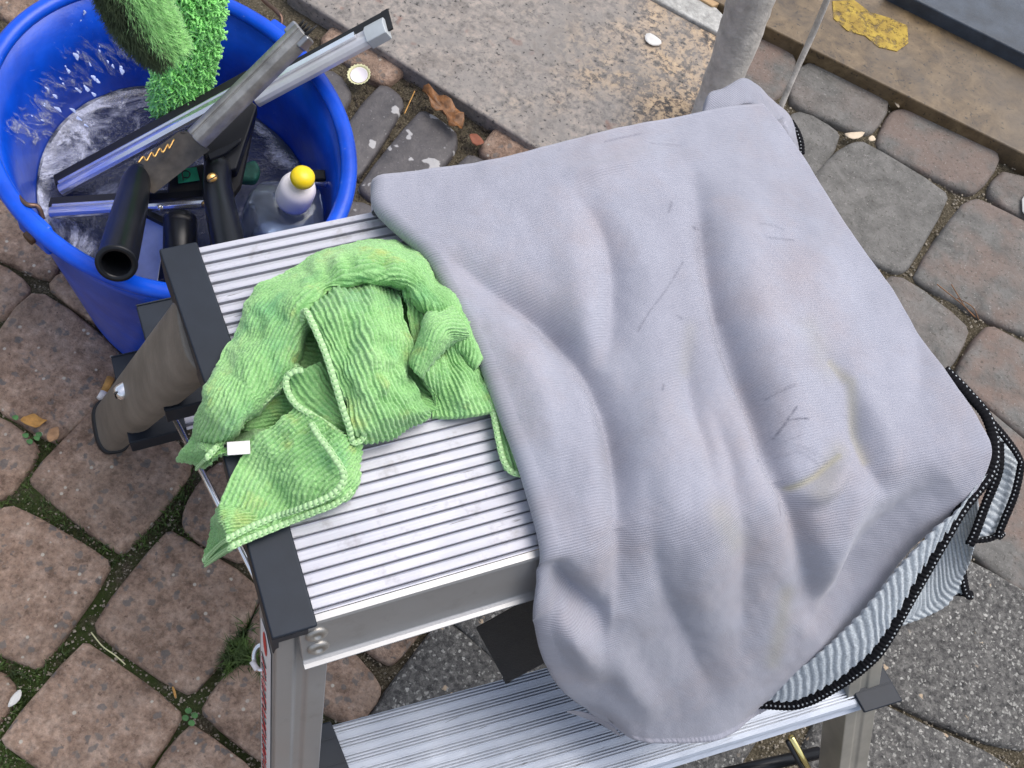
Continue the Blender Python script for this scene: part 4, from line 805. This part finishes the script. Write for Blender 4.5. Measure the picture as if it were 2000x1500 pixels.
c = min((RFoot-rear_dir*t_+ax*.0195+D2*o_ for t_ in np.linspace(0, .3, 61) for o_ in np.linspace(-.015, .015, 9)), key=lambda p_: abs(proj(p_)[0]-236)+abs(proj(p_)[1]-768)); V, F = lathe([(.0001, .0040), (.0035, .0037), (.0058, .0022), (.0068, 0), (.0068, -.008)], 28, c, ax, rear_dir); mesh('screw', V, F, M['chrome'], ld, True)
sd = nrm(np.cross(ax, rear_dir)); q = nrm(np.cross(sd, ax)+.25*sd); MB().extr([(-.0008, 0), (.0008, 0), (.0008, .0046), (-.0008, .0046)], c-q*.0062, c+q*.0062, np.cross(q, ax), ax).build('screw_slot', M['black'], ld)
RR = RTop+(T1[1]-T1[0])*.93; oval('rear_stile', RR, np.append((RFoot+(T1[1]-T1[0])*1.05)[:2], .014), .030, .0165, D2, M['taupe'], ld)
# rear treads, seen past the stile as dark caps
def rear_tread(pbl, pfl, z, cw):
    a, b = P(*pbl, z), P(*pfl, z); wv = nrm(T1[1]-T1[0]); L = .36
    o = tread('rear_tread', [a+wv*cw, a+wv*L, b+wv*L, b+wv*cw], grooves(6), M['alu'])
    D = nrm(b-a); mb = MB(); mb.prism([a[:2], (a+wv*cw)[:2], (b+wv*cw)[:2], b[:2]], z-.0195, z+.002); bevel(mb.build('end_cap', M['cap'], ld), .0012, 2)
    for k in (.0, .985): 
        c = a+(b-a)*k; MB().extr([(-.0006, 0), (.0006, 0), (.0005, .0009), (-.0005, .0009)], c+np.array([0, 0, .002]), c+wv*cw+np.array([0, 0, .002]), D, np.array([0, 0, 1.])).build('cap_ridge', M['cap'], ld)
rear_tread((266, 600), (322, 806), .34, .055); rear_tread((217, 700), (253, 868), .17, .050)
# spreader rod between front and rear
tube('spreader_rod', [P(338, 812, .30), P(530, 1190, .36)], .0020, M['chrome'], ld, 10); tube('spreader_strap', [P(346, 826, .298), P(536, 1196, .358)], .0022, M['cap'], ld, 8)
tube('spreader_rod', [P(1545, 1440, .24), P(1600, 1540, .16)], .0026, M['brass2'], ld, 10); tube('spreader_rod', [P(1538, 1448, .238), P(1590, 1546, .158)], .0018, M['black'], ld, 10)
tube('cross_bar', [P(1380, 1520, .10), P(1600, 1470, .10)], .006, M['black'], ld, 10)
# sticker on the outer face of the left front stile
dS = nrm(LB-LT); nS = -W2; f0 = LT+dS*.020-W2*(SW/2+.0004); sN = nrm(np.cross(nS, dS)); sN = D2-dS*np.dot(D2, dS); sN = nrm(sN)
def on_st(u_, v_, h=0): return f0+dS*u_+sN*v_-W2*(.0006+h)
st_ = MB().add([on_st(.012, .0), on_st(.020, .010), on_st(.32, .010), on_st(.32, -.010), on_st(.012, -.010), on_st(.012, 0, -.0004), on_st(.020, .010, -.0004), on_st(.32, .010, -.0004), on_st(.32, -.010, -.0004), on_st(.012, -.010, -.0004)], [(0, 1, 2, 3, 4), (9, 8, 7, 6, 5)]+[(i, 5+i, 5+(i+1) % 5, (i+1) % 5) for i in range(5)]).build('sticker', M['sole'], ld)
MB().add([on_st(.024+.010*math.cos(a_)+.003*math.sin(a_), .004*math.sin(a_), .0004) for a_ in np.linspace(0, 6.2, 20)], [tuple(range(20))]).build('red_oval', M['red'], st_)
for k in range(44):
    u0 = .045+k*.0060; red = k % 2; pts = [on_st(u0+.0036*math.cos(t)+.0010*t*.4, -.002+.0052*math.sin(t*1.3+k), .0004) for t in np.linspace(0, 5, 9)]
    tube('print_line', pts, .00020 if red else .00018, M['red'] if red else M['ink'], st_, 4)
# carabiner-like white ring behind the stile
rg = empty('key_ring', P(500, 1290, .40)); tag(rg, 'small silver ring with white tag behind the front left leg', 'ring')
c = P(510, 1284, .43); tube('ring', [c+.0075*(math.cos(a_)*CU+math.sin(a_)*CR*.6) for a_ in np.linspace(0, 6.28, 24)], .0014, M['chrome'], rg, 8, caps=False); tube('tag_end', [P(492, 1292, .43), P(502, 1308, .43)], .0017, M['white'], rg, 8)

# dark leather flap hanging under the grey cloth
fl = empty('leather_flap', P(1010, 1250, .40)); tag(fl, 'plain matt black square flap hanging from under the grey cloth', 'flap')
slab_px('flap', [(930, 1224, .385), (1045, 1160, .430), (1110, 1270, .400), (990, 1334, .345)], .004, M['lea'], fl, .001)
slab_px('worn_corner', [(982, 1322, .3485), (996, 1318, .352), (1000, 1330, .348), (990, 1336, .345)], .0045, M['rubber'], fl, .001)

# ------------------------------------------------------------------ cloths lie on the boards
def expand(q, e):
    q = np.array(q)[:, :2]; c = q.mean(0); return [p+nrm(p-c)*e for p in q]
HOLD = [expand([T1[0]-W1*.016, T1[1]+W1*.016, T1[2]+W1*.016, T1[3]-W1*.016], .009), expand([T2[0]-W2*.0185, T2[1]+W2*.0185, T2[2]+W2*.0185, T2[3]-W2*.0185], .009)]
HPX = [[proj(np.array([p[0], p[1], TZ+.0035])) for p in q] for q in HOLD]
def lift(G_, extra=0.0):
    "raise (x, y, z) sheet points that lie over the boards to the boards' surface, falling off steeply past their edges"
    for q in HPX:
        ins = inside(G_, q); d_, _ = dist_poly(G_[..., 0], G_[..., 1], q+[q[0]]); d_ = np.where(ins, 0, d_)
        zm = TZ+.0050+extra-d_*.0011; k = .002; z = G_[..., 2]; G_[..., 2] = zm+k*np.logaddexp(0, (z-zm)/k)
    return G_
# ------------------------------------------------------------------ grey cloth
def arc_uv(G):
    du = np.linalg.norm(np.diff(G, axis=1), axis=2); dv = np.linalg.norm(np.diff(G, axis=0), axis=2)
    U = np.concatenate([np.zeros((G.shape[0], 1)), np.cumsum(du, 1)], 1); V = np.concatenate([np.zeros((1, G.shape[1])), np.cumsum(dv, 0)], 0)
    return np.stack([U, V], -1)
Lp = [(750, 346), (758, 398), (852, 486), (905, 578), (956, 684), (1002, 802), (1052, 940), (1084, 1070), (1068, 1170), (1080, 1258), (1118, 1335), (1188, 1408)]
Rp = [(1490, 207), (1566, 300), (1640, 422), (1722, 536), (1800, 655), (1860, 748), (1908, 822), (1930, 892), (1884, 986), (1776, 1094), (1664, 1228), (1508, 1374)]
frac = [0, .13, .27, .41, .55, .70, .85, 1]
top_row = [(750, 346), (862, 330), (988, 309), (1110, 279), (1228, 250), (1335, 229), (1424, 214), (1490, 207)]
bot_row = [(1188, 1408), (1235, 1438), (1290, 1444), (1345, 1443), (1395, 1436), (1440, 1415), (1472, 1392), (1508, 1374)]
zl = [.541, .543, .543, .542, .541, .541, .540, .534, .502, .462, .415, .355]; zr = [.526, .530, .532, .532, .532, .534, .533, .526, .506, .474, .430, .360]
C = np.zeros((12, 8, 3))
for r in range(12):
    for c in range(8):
        f_ = frac[c]; x = Lp[r][0]*(1-f_)+Rp[r][0]*f_; y = Lp[r][1]*(1-f_)+Rp[r][1]*f_
        if r == 0: x, y = top_row[c]
        if r == 11: x, y = bot_row[c]
        if r in (8, 9, 10): y += (18, 34, 30)[r-8]*math.sin(math.pi*f_)
        z = zl[r]*(1-f_)+zr[r]*f_+(.006*math.sin(math.pi*f_) if r < 7 else 0)+(.006*math.sin(math.pi*f_) if r in (7, 8) else 0)
        C[r, c] = (x, y, z)
W_ = PA(C); X = np.concatenate([W_, C[..., :2]], -1)                                    # world xyz + photo xy
def curl(X, axis, end, din, dz):
    X = np.moveaxis(X, axis, 0); e, i = (X[0], X[1]) if end == 0 else (X[-1], X[-2])
    g = nrm_rows(i-e); a1 = e.copy(); a1[..., :3] += g[..., :3]*.004; a1[..., 2] -= dz*.75; a2 = e.copy(); a2[..., :3] += g[..., :3]*din; a2[..., 2] -= dz
    out = np.concatenate([[a2], [a1], X], 0) if end == 0 else np.concatenate([X, [a1], [a2]], 0)
    return np.moveaxis(out, 0, axis)
def nrm_rows(a): 
    b = a.copy(); b[..., :3] /= np.linalg.norm(a[..., :3], axis=-1)[..., None]+1e-9; return b
NU, NV = 560, 470
G = catmull(X, NU); G = catmull(np.moveaxis(G, 1, 0), NV); G = np.moveaxis(G, 0, 1)      # rows, cols
G3, px, py = G[..., :3].copy(), G[..., 3], G[..., 4]
N = normals(G3); UV0 = arc_uv(G3)
folds = [([(870, 490), (960, 556), (1060, 620), (1130, 700), (1180, 800), (1206, 920), (1216, 1060), (1206, 1200)], -.015, 30), ([(1120, 370), (1175, 430), (1200, 520), (1196, 640), (1180, 720)], -.008, 26), ([(1090, 430), (1130, 560), (1148, 760), (1160, 930), (1150, 1060)], .007, 42),
 ([(1262, 420), (1280, 640), (1290, 860), (1300, 1050), (1290, 1250)], .006, 50), ([(1352, 300), (1374, 420), (1398, 560), (1436, 680), (1478, 790), (1516, 900), (1552, 990), (1580, 1120), (1590, 1220)], -.014, 22),
 ([(1430, 330), (1470, 560), (1530, 740), (1590, 880)], .006, 46), ([(960, 620), (1030, 720), (1080, 850), (1110, 980)], .006, 40),
 ([(1600, 680), (1655, 750), (1680, 850), (1715, 930), (1745, 975)], -.006, 18), ([(1640, 700), (1710, 820), (1760, 930)], .004, 26), ([(1548, 968), (1600, 930), (1640, 885)], -.005, 12), ([(1580, 985), (1625, 950), (1662, 905)], .0055, 14),
 ([(1340, 620), (1350, 760), (1385, 900), (1400, 1010)], -.005, 22), ([(1265, 900), (1290, 1120), (1340, 1250), (1400, 1370)], -.006, 34), ([(1085, 1095), (1105, 1150), (1150, 1195), (1190, 1200)], -.013, 26), ([(1080, 1200), (1130, 1240), (1180, 1330)], .010, 34),
 ([(1850, 935), (1750, 1040), (1660, 1140), (1590, 1240)], -.012, 46), ([(1690, 950), (1640, 1080), (1620, 1180)], .008, 30), ([(1600, 1000), (1610, 1100), (1600, 1230)], .004, 30), ([(1440, 900), (1460, 1100), (1450, 1300)], -.004, 30),
 ([(1360, 800), (1380, 1000), (1370, 1250)], .005, 50), ([(1100, 345), (1180, 330), (1300, 290)], .003, 12), ([(1390, 790), (1430, 900), (1440, 1010)], -.004, 18), ([(1190, 1240), (1230, 1330), (1290, 1400)], .006, 30), ([(1770, 560), (1800, 700), (1790, 820)], -.003, 24)]
off = np.zeros_like(px)
for pl, am, wd in folds:
    d_, t_ = dist_poly(px, py, catmull(np.array(pl, float), 22)); env = np.sin(np.pi*np.clip(t_, 0, 1))**.75; am = am*(1.35 if am < 0 else 1.1)
    if am < 0:
        off += am*env*np.exp(-np.abs(d_/wd)**1.35)
    else: off += am*env*np.exp(-(d_/wd)**2)
def blur(A, n, r):
    for _ in range(n):
        for ax_ in (0, 1):
            pad = [(0, 0), (0, 0)]; pad[ax_] = (r+1, r); c_s = np.cumsum(np.pad(A, pad, mode='edge'), axis=ax_); L_ = A.shape[ax_]
            A = (np.take(c_s, np.arange(2*r+1, 2*r+1+L_), axis=ax_)-np.take(c_s, np.arange(0, L_), axis=ax_))/(2*r+1)
    return A
off = blur(off, 2, 3)
off += .0014*vnoise(np.stack([px/120, py/170, px*0], -1))+.0005*vnoise(np.stack([px/40+9, py/55, px*0], -1))+.0002*vnoise(np.stack([px/16, py/20+5, px*0], -1))
edge = np.ones_like(px)
G3 += N*(off*edge)[..., None]; _q = np.stack(proj_all(G3)+(G3[..., 2],), -1); G3 = PA(lift(_q, .001))
# underside returns at the left, bottom and back edges
GG = np.concatenate([G3, px[..., None], py[..., None], UV0], -1)
def add_return(GG, axis, end, depth, inward, n=10):
    A = np.moveaxis(GG, axis, 0); e = A[0] if end == 0 else A[-1]; i = A[6] if end == 0 else A[-7]
    g = i[..., :3]-e[..., :3]; g[..., 2] = 0; g /= np.linalg.norm(g, axis=-1)[..., None]+1e-9; rows = []
    for k in range(1, n+1):
        a_ = math.pi*min(k/(n*.6), 1); r = e.copy(); ext = max(0, k-n*.6)/(n*.4)*inward
        r[..., :3] += -g*math.sin(a_)*depth*.5+g*ext; r[..., 2] -= depth*.5*(1-math.cos(a_)); rows.append(r)
    rows = np.array(rows); return np.moveaxis(np.concatenate([rows[::-1], A], 0) if end == 0 else np.concatenate([A, rows], 0), 0, axis)
GG = add_return(GG, 1, 0, .015, .012); GG = add_return(GG, 0, 1, .007, .02); GG = add_return(GG, 0, 0, .008, .015); GG = add_return(GG, 1, 1, .004, .006)
G3, px, py, uv = GG[..., :3], GG[..., 3], GG[..., 4], GG[..., 5:7]
stain = np.zeros_like(px); tint = np.zeros_like(px)
for pl, wd, am in (([(1334, 512), (1300, 568), (1262, 618), (1244, 650)], 1.7, .38), ([(1312, 396), (1306, 414)], 3, .35), ([(1358, 436), (1372, 434)], 3, .6), ([(1390, 440), (1372, 470)], 7, .14), ([(1550, 800), (1534, 826), (1520, 850)], 2.4, .6), ([(1536, 822), (1575, 821)], 2, .6), ([(1500, 776), (1545, 760)], 3.5, .32), ([(1530, 862), (1560, 852)], 3, .2), ([(1495, 466), (1550, 468)], 2.2, .3), ([(1480, 440), (1512, 440), (1530, 448)], 2.5, .2), ([(1288, 770), (1291, 760)], 2.5, .5), ([(1530, 990), (1531, 1010)], 3, .35), ([(1560, 870), (1620, 900)], 5, .12), ([(1322, 620), (1330, 622)], 2.5, .4), ([(1180, 280), (1250, 262)], 2.0, .3), ([(1270, 282), (1330, 285)], 2, .2), ([(1486, 896), (1494, 892)], 2.5, .3), ([(1520, 890), (1560, 880), (1600, 905)], 4, .15)):
    d_, _t = dist_poly(px, py, pl); stain = np.maximum(stain, min(1, am*1.5)*np.exp(-(d_/wd)**2))
for pl, wd, am in (([(1380, 430), (1372, 480)], 22, .16), ([(1500, 770), (1540, 830), (1515, 870)], 26, .16), ([(1130, 700), (1190, 850)], 30, .05), ([(1395, 620), (1440, 720)], 14, .10)):
    d_, _t = dist_poly(px, py, pl); stain = np.maximum(stain, am*np.exp(-(d_/wd)**2))
for pl, wd, am in (([(1558, 955), (1600, 930), (1640, 890)], 9, .6), ([(1625, 705), (1665, 745), (1680, 850), (1700, 900)], 9, .38), ([(1400, 1000), (1440, 1060)], 26, .22), ([(1640, 880), (1600, 960)], 20, .25), ([(1350, 640), (1340, 720)], 16, .14), ([(1540, 1160), (1510, 1290)], 16, .3), ([(1580, 640), (1620, 720)], 24, .14)):
    d_, _t = dist_poly(px, py, pl); tint = np.maximum(tint, am*np.exp(-(d_/wd)**2))
nr, nc = px.shape
gc = empty('grey_cloth', P(1400, 700, TZ)); tag(gc, 'large pale grey microfibre cloth with black stitched hem draped over the ladder', 'cloth')
mesh('cloth_face', G3.reshape(-1, 3), gridfaces(nr, nc), M['cloth'], gc, True, uv.reshape(-1, 2), {'stain': stain.ravel(), 'tint': tint.ravel()})
#_ several curves
def sheet(name, curves, nu, nv, mat, root, bulge=0.0, ribs=None, wr=0.0, seed=0, rough=0.0, power=2.0, ret=.004, roll=0.0):
    "curves: list of photo polylines (x, y, z); u along them, v across them"
    K = np.array([catmull(np.array(c, float), nu) for c in curves]); G_ = catmull(K, nv); G_ = np.moveaxis(G_, 0, 1)       # nu, nv, 3
    v = np.linspace(-1, 1, nv)[None, :]; u = np.linspace(0, 1, nu)[:, None]
    G_ = G_.copy(); G_[..., 2] += bulge*np.sqrt(np.clip(1-np.abs(v)**(power*2), 0, 1))
    if roll: G_[..., 2] -= roll*np.clip(1-u/.14, 0, 1)**2
    G_ = lift(G_, wr*.5)
    pxx, pyy = G_[..., 0].copy(), G_[..., 1].copy(); Wd = PA(G_); UV = arc_uv(Wd)
    if wr: Wd = Wd+normals(Wd)*(wr*vnoise(np.stack([pxx/45+seed, pyy/60, pxx*0+seed], -1))+wr*.5*vnoise(np.stack([pxx/22+seed, pyy/26+3, pxx*0+seed], -1)))[..., None]
    gr = np.zeros(pxx.shape)
    if ribs:
        ax_, pitch, amp = ribs; UU = UV[..., ax_] if ax_ in (0, 1) else UV[..., 1]+.55*UV[..., 0]; nz = vnoise(np.stack([UV[..., 0]*60+seed, UV[..., 1]*60, pxx*0+seed], -1)); nz2 = vnoise(np.stack([UV[..., 0]*260+seed, UV[..., 1]*260, pxx*0+seed+7], -1))
        ph = 2*np.pi*UU/pitch+nz*1.3+nz2*.9; s_ = np.sin(ph); knot = vnoise(np.stack([UV[..., 0]*700+seed, UV[..., 1]*700, pxx*0+seed], -1))
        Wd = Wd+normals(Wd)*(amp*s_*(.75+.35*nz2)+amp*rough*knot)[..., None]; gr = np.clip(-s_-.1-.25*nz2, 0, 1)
    Wd = np.concatenate([Wd[:1]+np.array([0, 0, -ret]), Wd, Wd[-1:]+np.array([0, 0, -ret])]); gr = np.concatenate([gr[:1], gr, gr[-1:]]); UV = np.concatenate([UV[:1], UV, UV[-1:]])
    Wd = np.concatenate([Wd[:, :1]+np.array([0, 0, -ret]), Wd, Wd[:, -1:]+np.array([0, 0, -ret])], 1); gr = np.concatenate([gr[:, :1], gr, gr[:, -1:]], 1); UV = np.concatenate([UV[:, :1], UV, UV[:, -1:]], 1)
    return mesh(name, Wd.reshape(-1, 3), gridfaces(Wd.shape[0], Wd.shape[1]), mat, root, True, UV.reshape(-1, 2), {'groove': gr.ravel()})
def cloth_back_mat():
    k = NM('ribbed_cloth_back'); p = k.coord('pos'); c = k.mix((.52, .56, .58), (.30, .33, .36), k.math('MULTIPLY', k.attr('groove'), .9)); c = k.mix(c, k.ramp(k.noise(p, 800, 2), [(.3, .72), (.7, 1.12)]), 1.0, 'MULTIPLY')
    k.set(col=c, rough=.95, spec=.1, sheen=.2); k.bump(k.noise(p, 700, 3), .0008, .8); return k.m
M['back'] = cloth_back_mat()
def hem(path, r, mat, root, n=160, flat=.55, name='hem'):
    c = catmull(np.array(path, float), n); c = PA(lift(c, .0035) if mat == 'hemg' else c); L = np.concatenate([[0], np.cumsum(np.linalg.norm(np.diff(c, axis=0), axis=1))]); m = int(L[-1]/.00055)+8
    q = np.stack([np.interp(np.linspace(0, L[-1], m), L, c[:, i]) for i in range(3)], -1); s_ = np.linspace(0, L[-1], m)
    rm = (1+(.06*np.sin(2*np.pi*s_/.0026) if mat == 'hemb' else .035*np.sin(2*np.pi*s_/.0015)+.05*np.sin(s_*900)))[:, None]*np.ones((1, 12)); return tube(name, q, r*(.9 if mat == 'hemb' else 1.0), M[mat], root, 12, flat=flat, rmod=rm)
# ribbed back of the cloth turned out at the lower right
HP = [(1480, 1373, .364), (1560, 1373, .384), (1640, 1334, .410), (1700, 1288, .432), (1732, 1248, .444), (1780, 1164, .466), (1840, 1060, .492), (1880, 992, .506), (1932, 924, .516)]
IP = [(1492, 1366, .366), (1540, 1322, .392), (1600, 1276, .418), (1655, 1226, .438), (1700, 1178, .455), (1760, 1104, .478), (1824, 1036, .498), (1870, 998, .508), (1915, 935, .518)]
sheet('cloth_back', [IP, [tuple((a+b)/2 for a, b in zip(p, q)) for p, q in zip(IP, HP)], HP], 420, 70, M['back'], gc, .001, (2, .0074, .0007), .0004, 2)
hem(HP+[(1942, 868, .520), (1926, 812, .520), (1888, 766, .522), (1845, 722, .524)], .0046, 'hemb', gc, 300)
sheet('lower_layer', [[(1905, 935, .44), (1850, 1055, .40), (1790, 1160, .375), (1745, 1240, .36)], [(1912, 1010, .43), (1880, 1090, .40), (1820, 1170, .37), (1765, 1215, .355)], [(1908, 1042, .43), (1890, 1110, .40), (1850, 1180, .37), (1762, 1222, .352)]], 200, 60, M['back'], gc, .001, (1, .0050, .0007), .001, 5)
hem([(1952, 862, .470), (1950, 920, .462), (1925, 985, .447), (1905, 1040, .436), (1893, 1065, .43)], .0040, 'hemb', gc, 120)
sheet('outer_layer', [[(1948, 850, .455), (1950, 900, .45), (1935, 960, .44), (1915, 1015, .43), (1898, 1052, .42)], [(1968, 862, .455), (1972, 910, .45), (1958, 970, .44), (1938, 1020, .43), (1920, 1053, .42)], [(1982, 878, .455), (1992, 912, .45), (1982, 955, .44), (1965, 1005, .43), (1948, 1046, .42)]], 150, 50, M['back'], gc, .001, (1, .0050, .0007), .001, 8)
hem([(1862, 742, .490), (1905, 790, .483), (1958, 848, .474), (1990, 893, .464), (1993, 915, .458), (1982, 965, .448), (1962, 1015, .436), (1950, 1045, .426), (1958, 1040, .422)], .0034, 'hemb', gc, 160); hem([(1952, 1044, .426), (1930, 1053, .424), (1900, 1056, .422), (1890, 1054, .42)], .0024, 'hemb', gc, 60)
sheet('corner_layer', [[(1842, 1140, .37), (1850, 1155, .37)], [(1880, 1090, .39), (1886, 1160, .37)]], 30, 30, M['back'], gc, 0, None)
hem([(1877, 1080, .392), (1880, 1120, .382), (1888, 1158, .372), (1898, 1163, .37)], .0040, 'hemb', gc, 60); hem([(1835, 1150, .368), (1860, 1156, .368), (1892, 1160, .369)], .0030, 'hemb', gc, 60)
# back corner lobe and its hem
sheet('back_corner', [[(1372, 214, .512), (1384, 182, .512), (1410, 172, .512), (1448, 153, .512), (1475, 165, .512), (1512, 200, .512), (1545, 232, .512), (1562, 290, .512)], [(1400, 240, .516), (1412, 226, .516), (1432, 214, .518), (1455, 205, .518), (1475, 210, .518), (1500, 235, .518), (1520, 262, .518), (1540, 300, .518)]], 160, 40, M['cloth'], gc, .004, None, .0012, 4)
hem([(1545, 236, .505), (1558, 258, .505), (1565, 280, .505), (1566, 300, .505)], .0026, 'hemb', gc, 60)

# ------------------------------------------------------------------ green cloth
gn = empty('green_cloth', P(650, 750, TZ)); tag(gn, 'crumpled bright green ribbed microfibre cloth on the ladder treads', 'cloth')
B0 = .5235
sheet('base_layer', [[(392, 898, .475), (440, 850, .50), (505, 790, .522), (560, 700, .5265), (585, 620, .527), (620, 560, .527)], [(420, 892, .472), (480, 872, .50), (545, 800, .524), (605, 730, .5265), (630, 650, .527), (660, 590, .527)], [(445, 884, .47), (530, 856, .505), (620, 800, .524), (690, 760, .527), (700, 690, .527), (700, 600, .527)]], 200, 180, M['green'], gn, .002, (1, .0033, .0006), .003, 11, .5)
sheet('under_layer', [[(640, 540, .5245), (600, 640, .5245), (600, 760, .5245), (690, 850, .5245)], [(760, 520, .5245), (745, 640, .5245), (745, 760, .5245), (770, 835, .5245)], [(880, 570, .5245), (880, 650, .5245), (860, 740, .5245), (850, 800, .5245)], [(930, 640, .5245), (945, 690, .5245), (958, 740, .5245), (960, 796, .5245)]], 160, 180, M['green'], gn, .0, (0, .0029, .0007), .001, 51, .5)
# the thick rolled band
sheet('rolled_band', [[(351, 900, .470), (372, 838, .496), (400, 772, .524), (430, 688, B0), (478, 602, B0), (518, 552, B0), (600, 502, B0), (700, 480, B0), (800, 477, B0), (848, 504, B0), (888, 575, B0), (930, 690, B0)],
 [(362, 898, .473), (395, 850, .502), (430, 795, .532), (480, 705, .536), (530, 625, .538), (560, 575, .540), (630, 530, .542), (712, 508, .542), (790, 515, .542), (836, 545, .542), (885, 610, .535), (932, 705, .527)],
 [(376, 904, .473), (412, 872, .502), (455, 828, .532), (522, 748, .538), (568, 680, .540), (590, 606, .545), (634, 562, .545), (715, 535, .545), (780, 545, .545), (824, 580, .545), (878, 640, .535), (934, 715, .527)],
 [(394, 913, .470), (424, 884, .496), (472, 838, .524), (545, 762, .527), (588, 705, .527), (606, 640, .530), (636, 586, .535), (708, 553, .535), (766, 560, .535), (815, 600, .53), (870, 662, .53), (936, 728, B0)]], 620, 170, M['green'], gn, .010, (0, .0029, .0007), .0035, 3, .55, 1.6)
hem([(385, 914, .474), (400, 898, .486), (440, 856, .508), (500, 800, .532), (548, 752, .540), (582, 712, .541)], .0019, 'hemg', gn, 120)
# right panel
sheet('right_panel', [[(790, 560, .545), (800, 640, .545), (826, 725, .540), (842, 810, B0)], [(835, 585, .540), (846, 665, .536), (868, 740, .534), (885, 814, B0)], [(880, 610, .545), (892, 690, .536), (915, 750, .532), (930, 812, B0)], [(930, 640, .530), (945, 700, .528), (955, 750, .526), (966, 806, B0)]], 230, 180, M['green'], gn, .003, (0, .0029, .0007), .005, 17, .5)
sheet('pleat', [[(798, 700, .545), (812, 650, .550), (838, 605, .550), (880, 590, .545)], [(812, 722, .552), (838, 672, .560), (868, 640, .560), (905, 628, .550)], [(828, 735, .545), (862, 690, .548), (890, 670, .545), (918, 660, .540)]], 120, 70, M['green'], gn, .005, (0, .0029, .0007), .002, 21, .5)
# folded loop with hem
sheet('small_loop', [[(557, 742, .536), (575, 790, .536), (615, 825, .536), (655, 848, .534), (695, 862, .530)], [(590, 722, .545), (618, 760, .540), (645, 800, .536), (668, 828, .534), (695, 850, .530)], [(640, 700, .540), (660, 745, .535), (676, 790, .534), (688, 820, .533), (698, 840, .532)]], 130, 90, M['green'], gn, .003, (0, .0034, .0007), .002, 23, .6)
hem([(592, 722, .552), (572, 726, .552), (559, 740, .550), (562, 765, .549), (580, 792, .548), (612, 812, .547), (640, 830, .546), (668, 850, .542)], .0019, 'hemg', gn, 120)
# lower left triangle
sheet('lower_corner', [[(397, 1096, .468), (412, 1030, .482), (438, 958, .500), (476, 888, .526), (522, 835, .538), (575, 795, .545)], [(400, 1100, .470), (445, 1040, .490), (500, 970, .512), (552, 915, .532), (590, 865, .540), (625, 815, .545)], [(402, 1102, .470), (462, 1052, .490), (545, 1005, .516), (620, 965, .534), (650, 915, .540), (655, 840, .545)], [(404, 1102, .466), (470, 1062, .484), (566, 1016, .512), (655, 985, .5235), (695, 950, .5235), (705, 868, .530)]], 330, 230, M['green'], gn, .004, (0, .0029, .0007), .0022, 31, .8)
hem([(398, 1096, .474), (440, 1056, .492), (520, 1016, .520), (590, 992, .540), (650, 965, .546), (672, 930, .549), (650, 888, .552), (622, 850, .553), (608, 826, .552)], .0019, 'hemg', gn, 200)
hem([(402, 1102, .466), (452, 1068, .482), (540, 1030, .508), (610, 1002, .5265), (655, 984, .528), (688, 958, .529)], .0019, 'hemg', gn, 160)
# central drape, highest layer
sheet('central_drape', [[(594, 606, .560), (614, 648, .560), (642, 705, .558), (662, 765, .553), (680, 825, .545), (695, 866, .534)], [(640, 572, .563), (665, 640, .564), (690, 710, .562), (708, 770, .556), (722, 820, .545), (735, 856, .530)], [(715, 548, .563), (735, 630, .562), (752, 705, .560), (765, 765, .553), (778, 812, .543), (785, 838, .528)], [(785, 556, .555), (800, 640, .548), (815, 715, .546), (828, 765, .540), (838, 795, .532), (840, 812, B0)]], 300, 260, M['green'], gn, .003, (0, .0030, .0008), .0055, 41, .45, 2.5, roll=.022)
hem([(596, 640, .548), (592, 625, .556), (596, 606, .566), (614, 640, .568), (636, 692, .566), (654, 748, .562), (670, 800, .556), (682, 836, .549), (690, 864, .541), (708, 856, .540), (712, 835, .545)], .0019, 'hemg', gn, 200)
# right hem drop
sheet('right_drop', [[(944, 740, .528), (960, 800, .528), (975, 865, .527), (990, 915, .5245)], [(972, 745, .528), (985, 805, .528), (1000, 865, .527), (1008, 918, .5245)], [(985, 750, .526), (1010, 810, .526), (1034, 866, .526), (1040, 918, .5245)]], 120, 60, M['green'], gn, .002, (0, .0029, .0007), .002, 47, .5)
hem([(946, 745, .530), (962, 800, .530), (974, 862, .530), (984, 900, .528), (1000, 922, .527), (1022, 926, .527), (1040, 920, .527)], .0019, 'hemg', gn, 120)
# small woven care label
cl_ = slab_px('care_label', [(443, 863, .530), (488, 860, .5325), (489, 886, .5325), (444, 889, .5305)], .0008, M['white'], gn, .0003)
# alike things share a group
for o in list(S.collection.objects):
    if o.parent is None and o.get('category'):
        g = {'squeegee': 'squeegees in the bucket', 'washer sleeve': 'green washer sleeves in the bucket', 'leaf': 'dry leaves on the paving', 'husk': 'pale husks in the joints', 'plant': 'clovers in the joints', 'twig': 'twigs in the joints', 'scrap': 'paper scraps on the paving'}.get(o['category'])
        if g: o['group'] = g
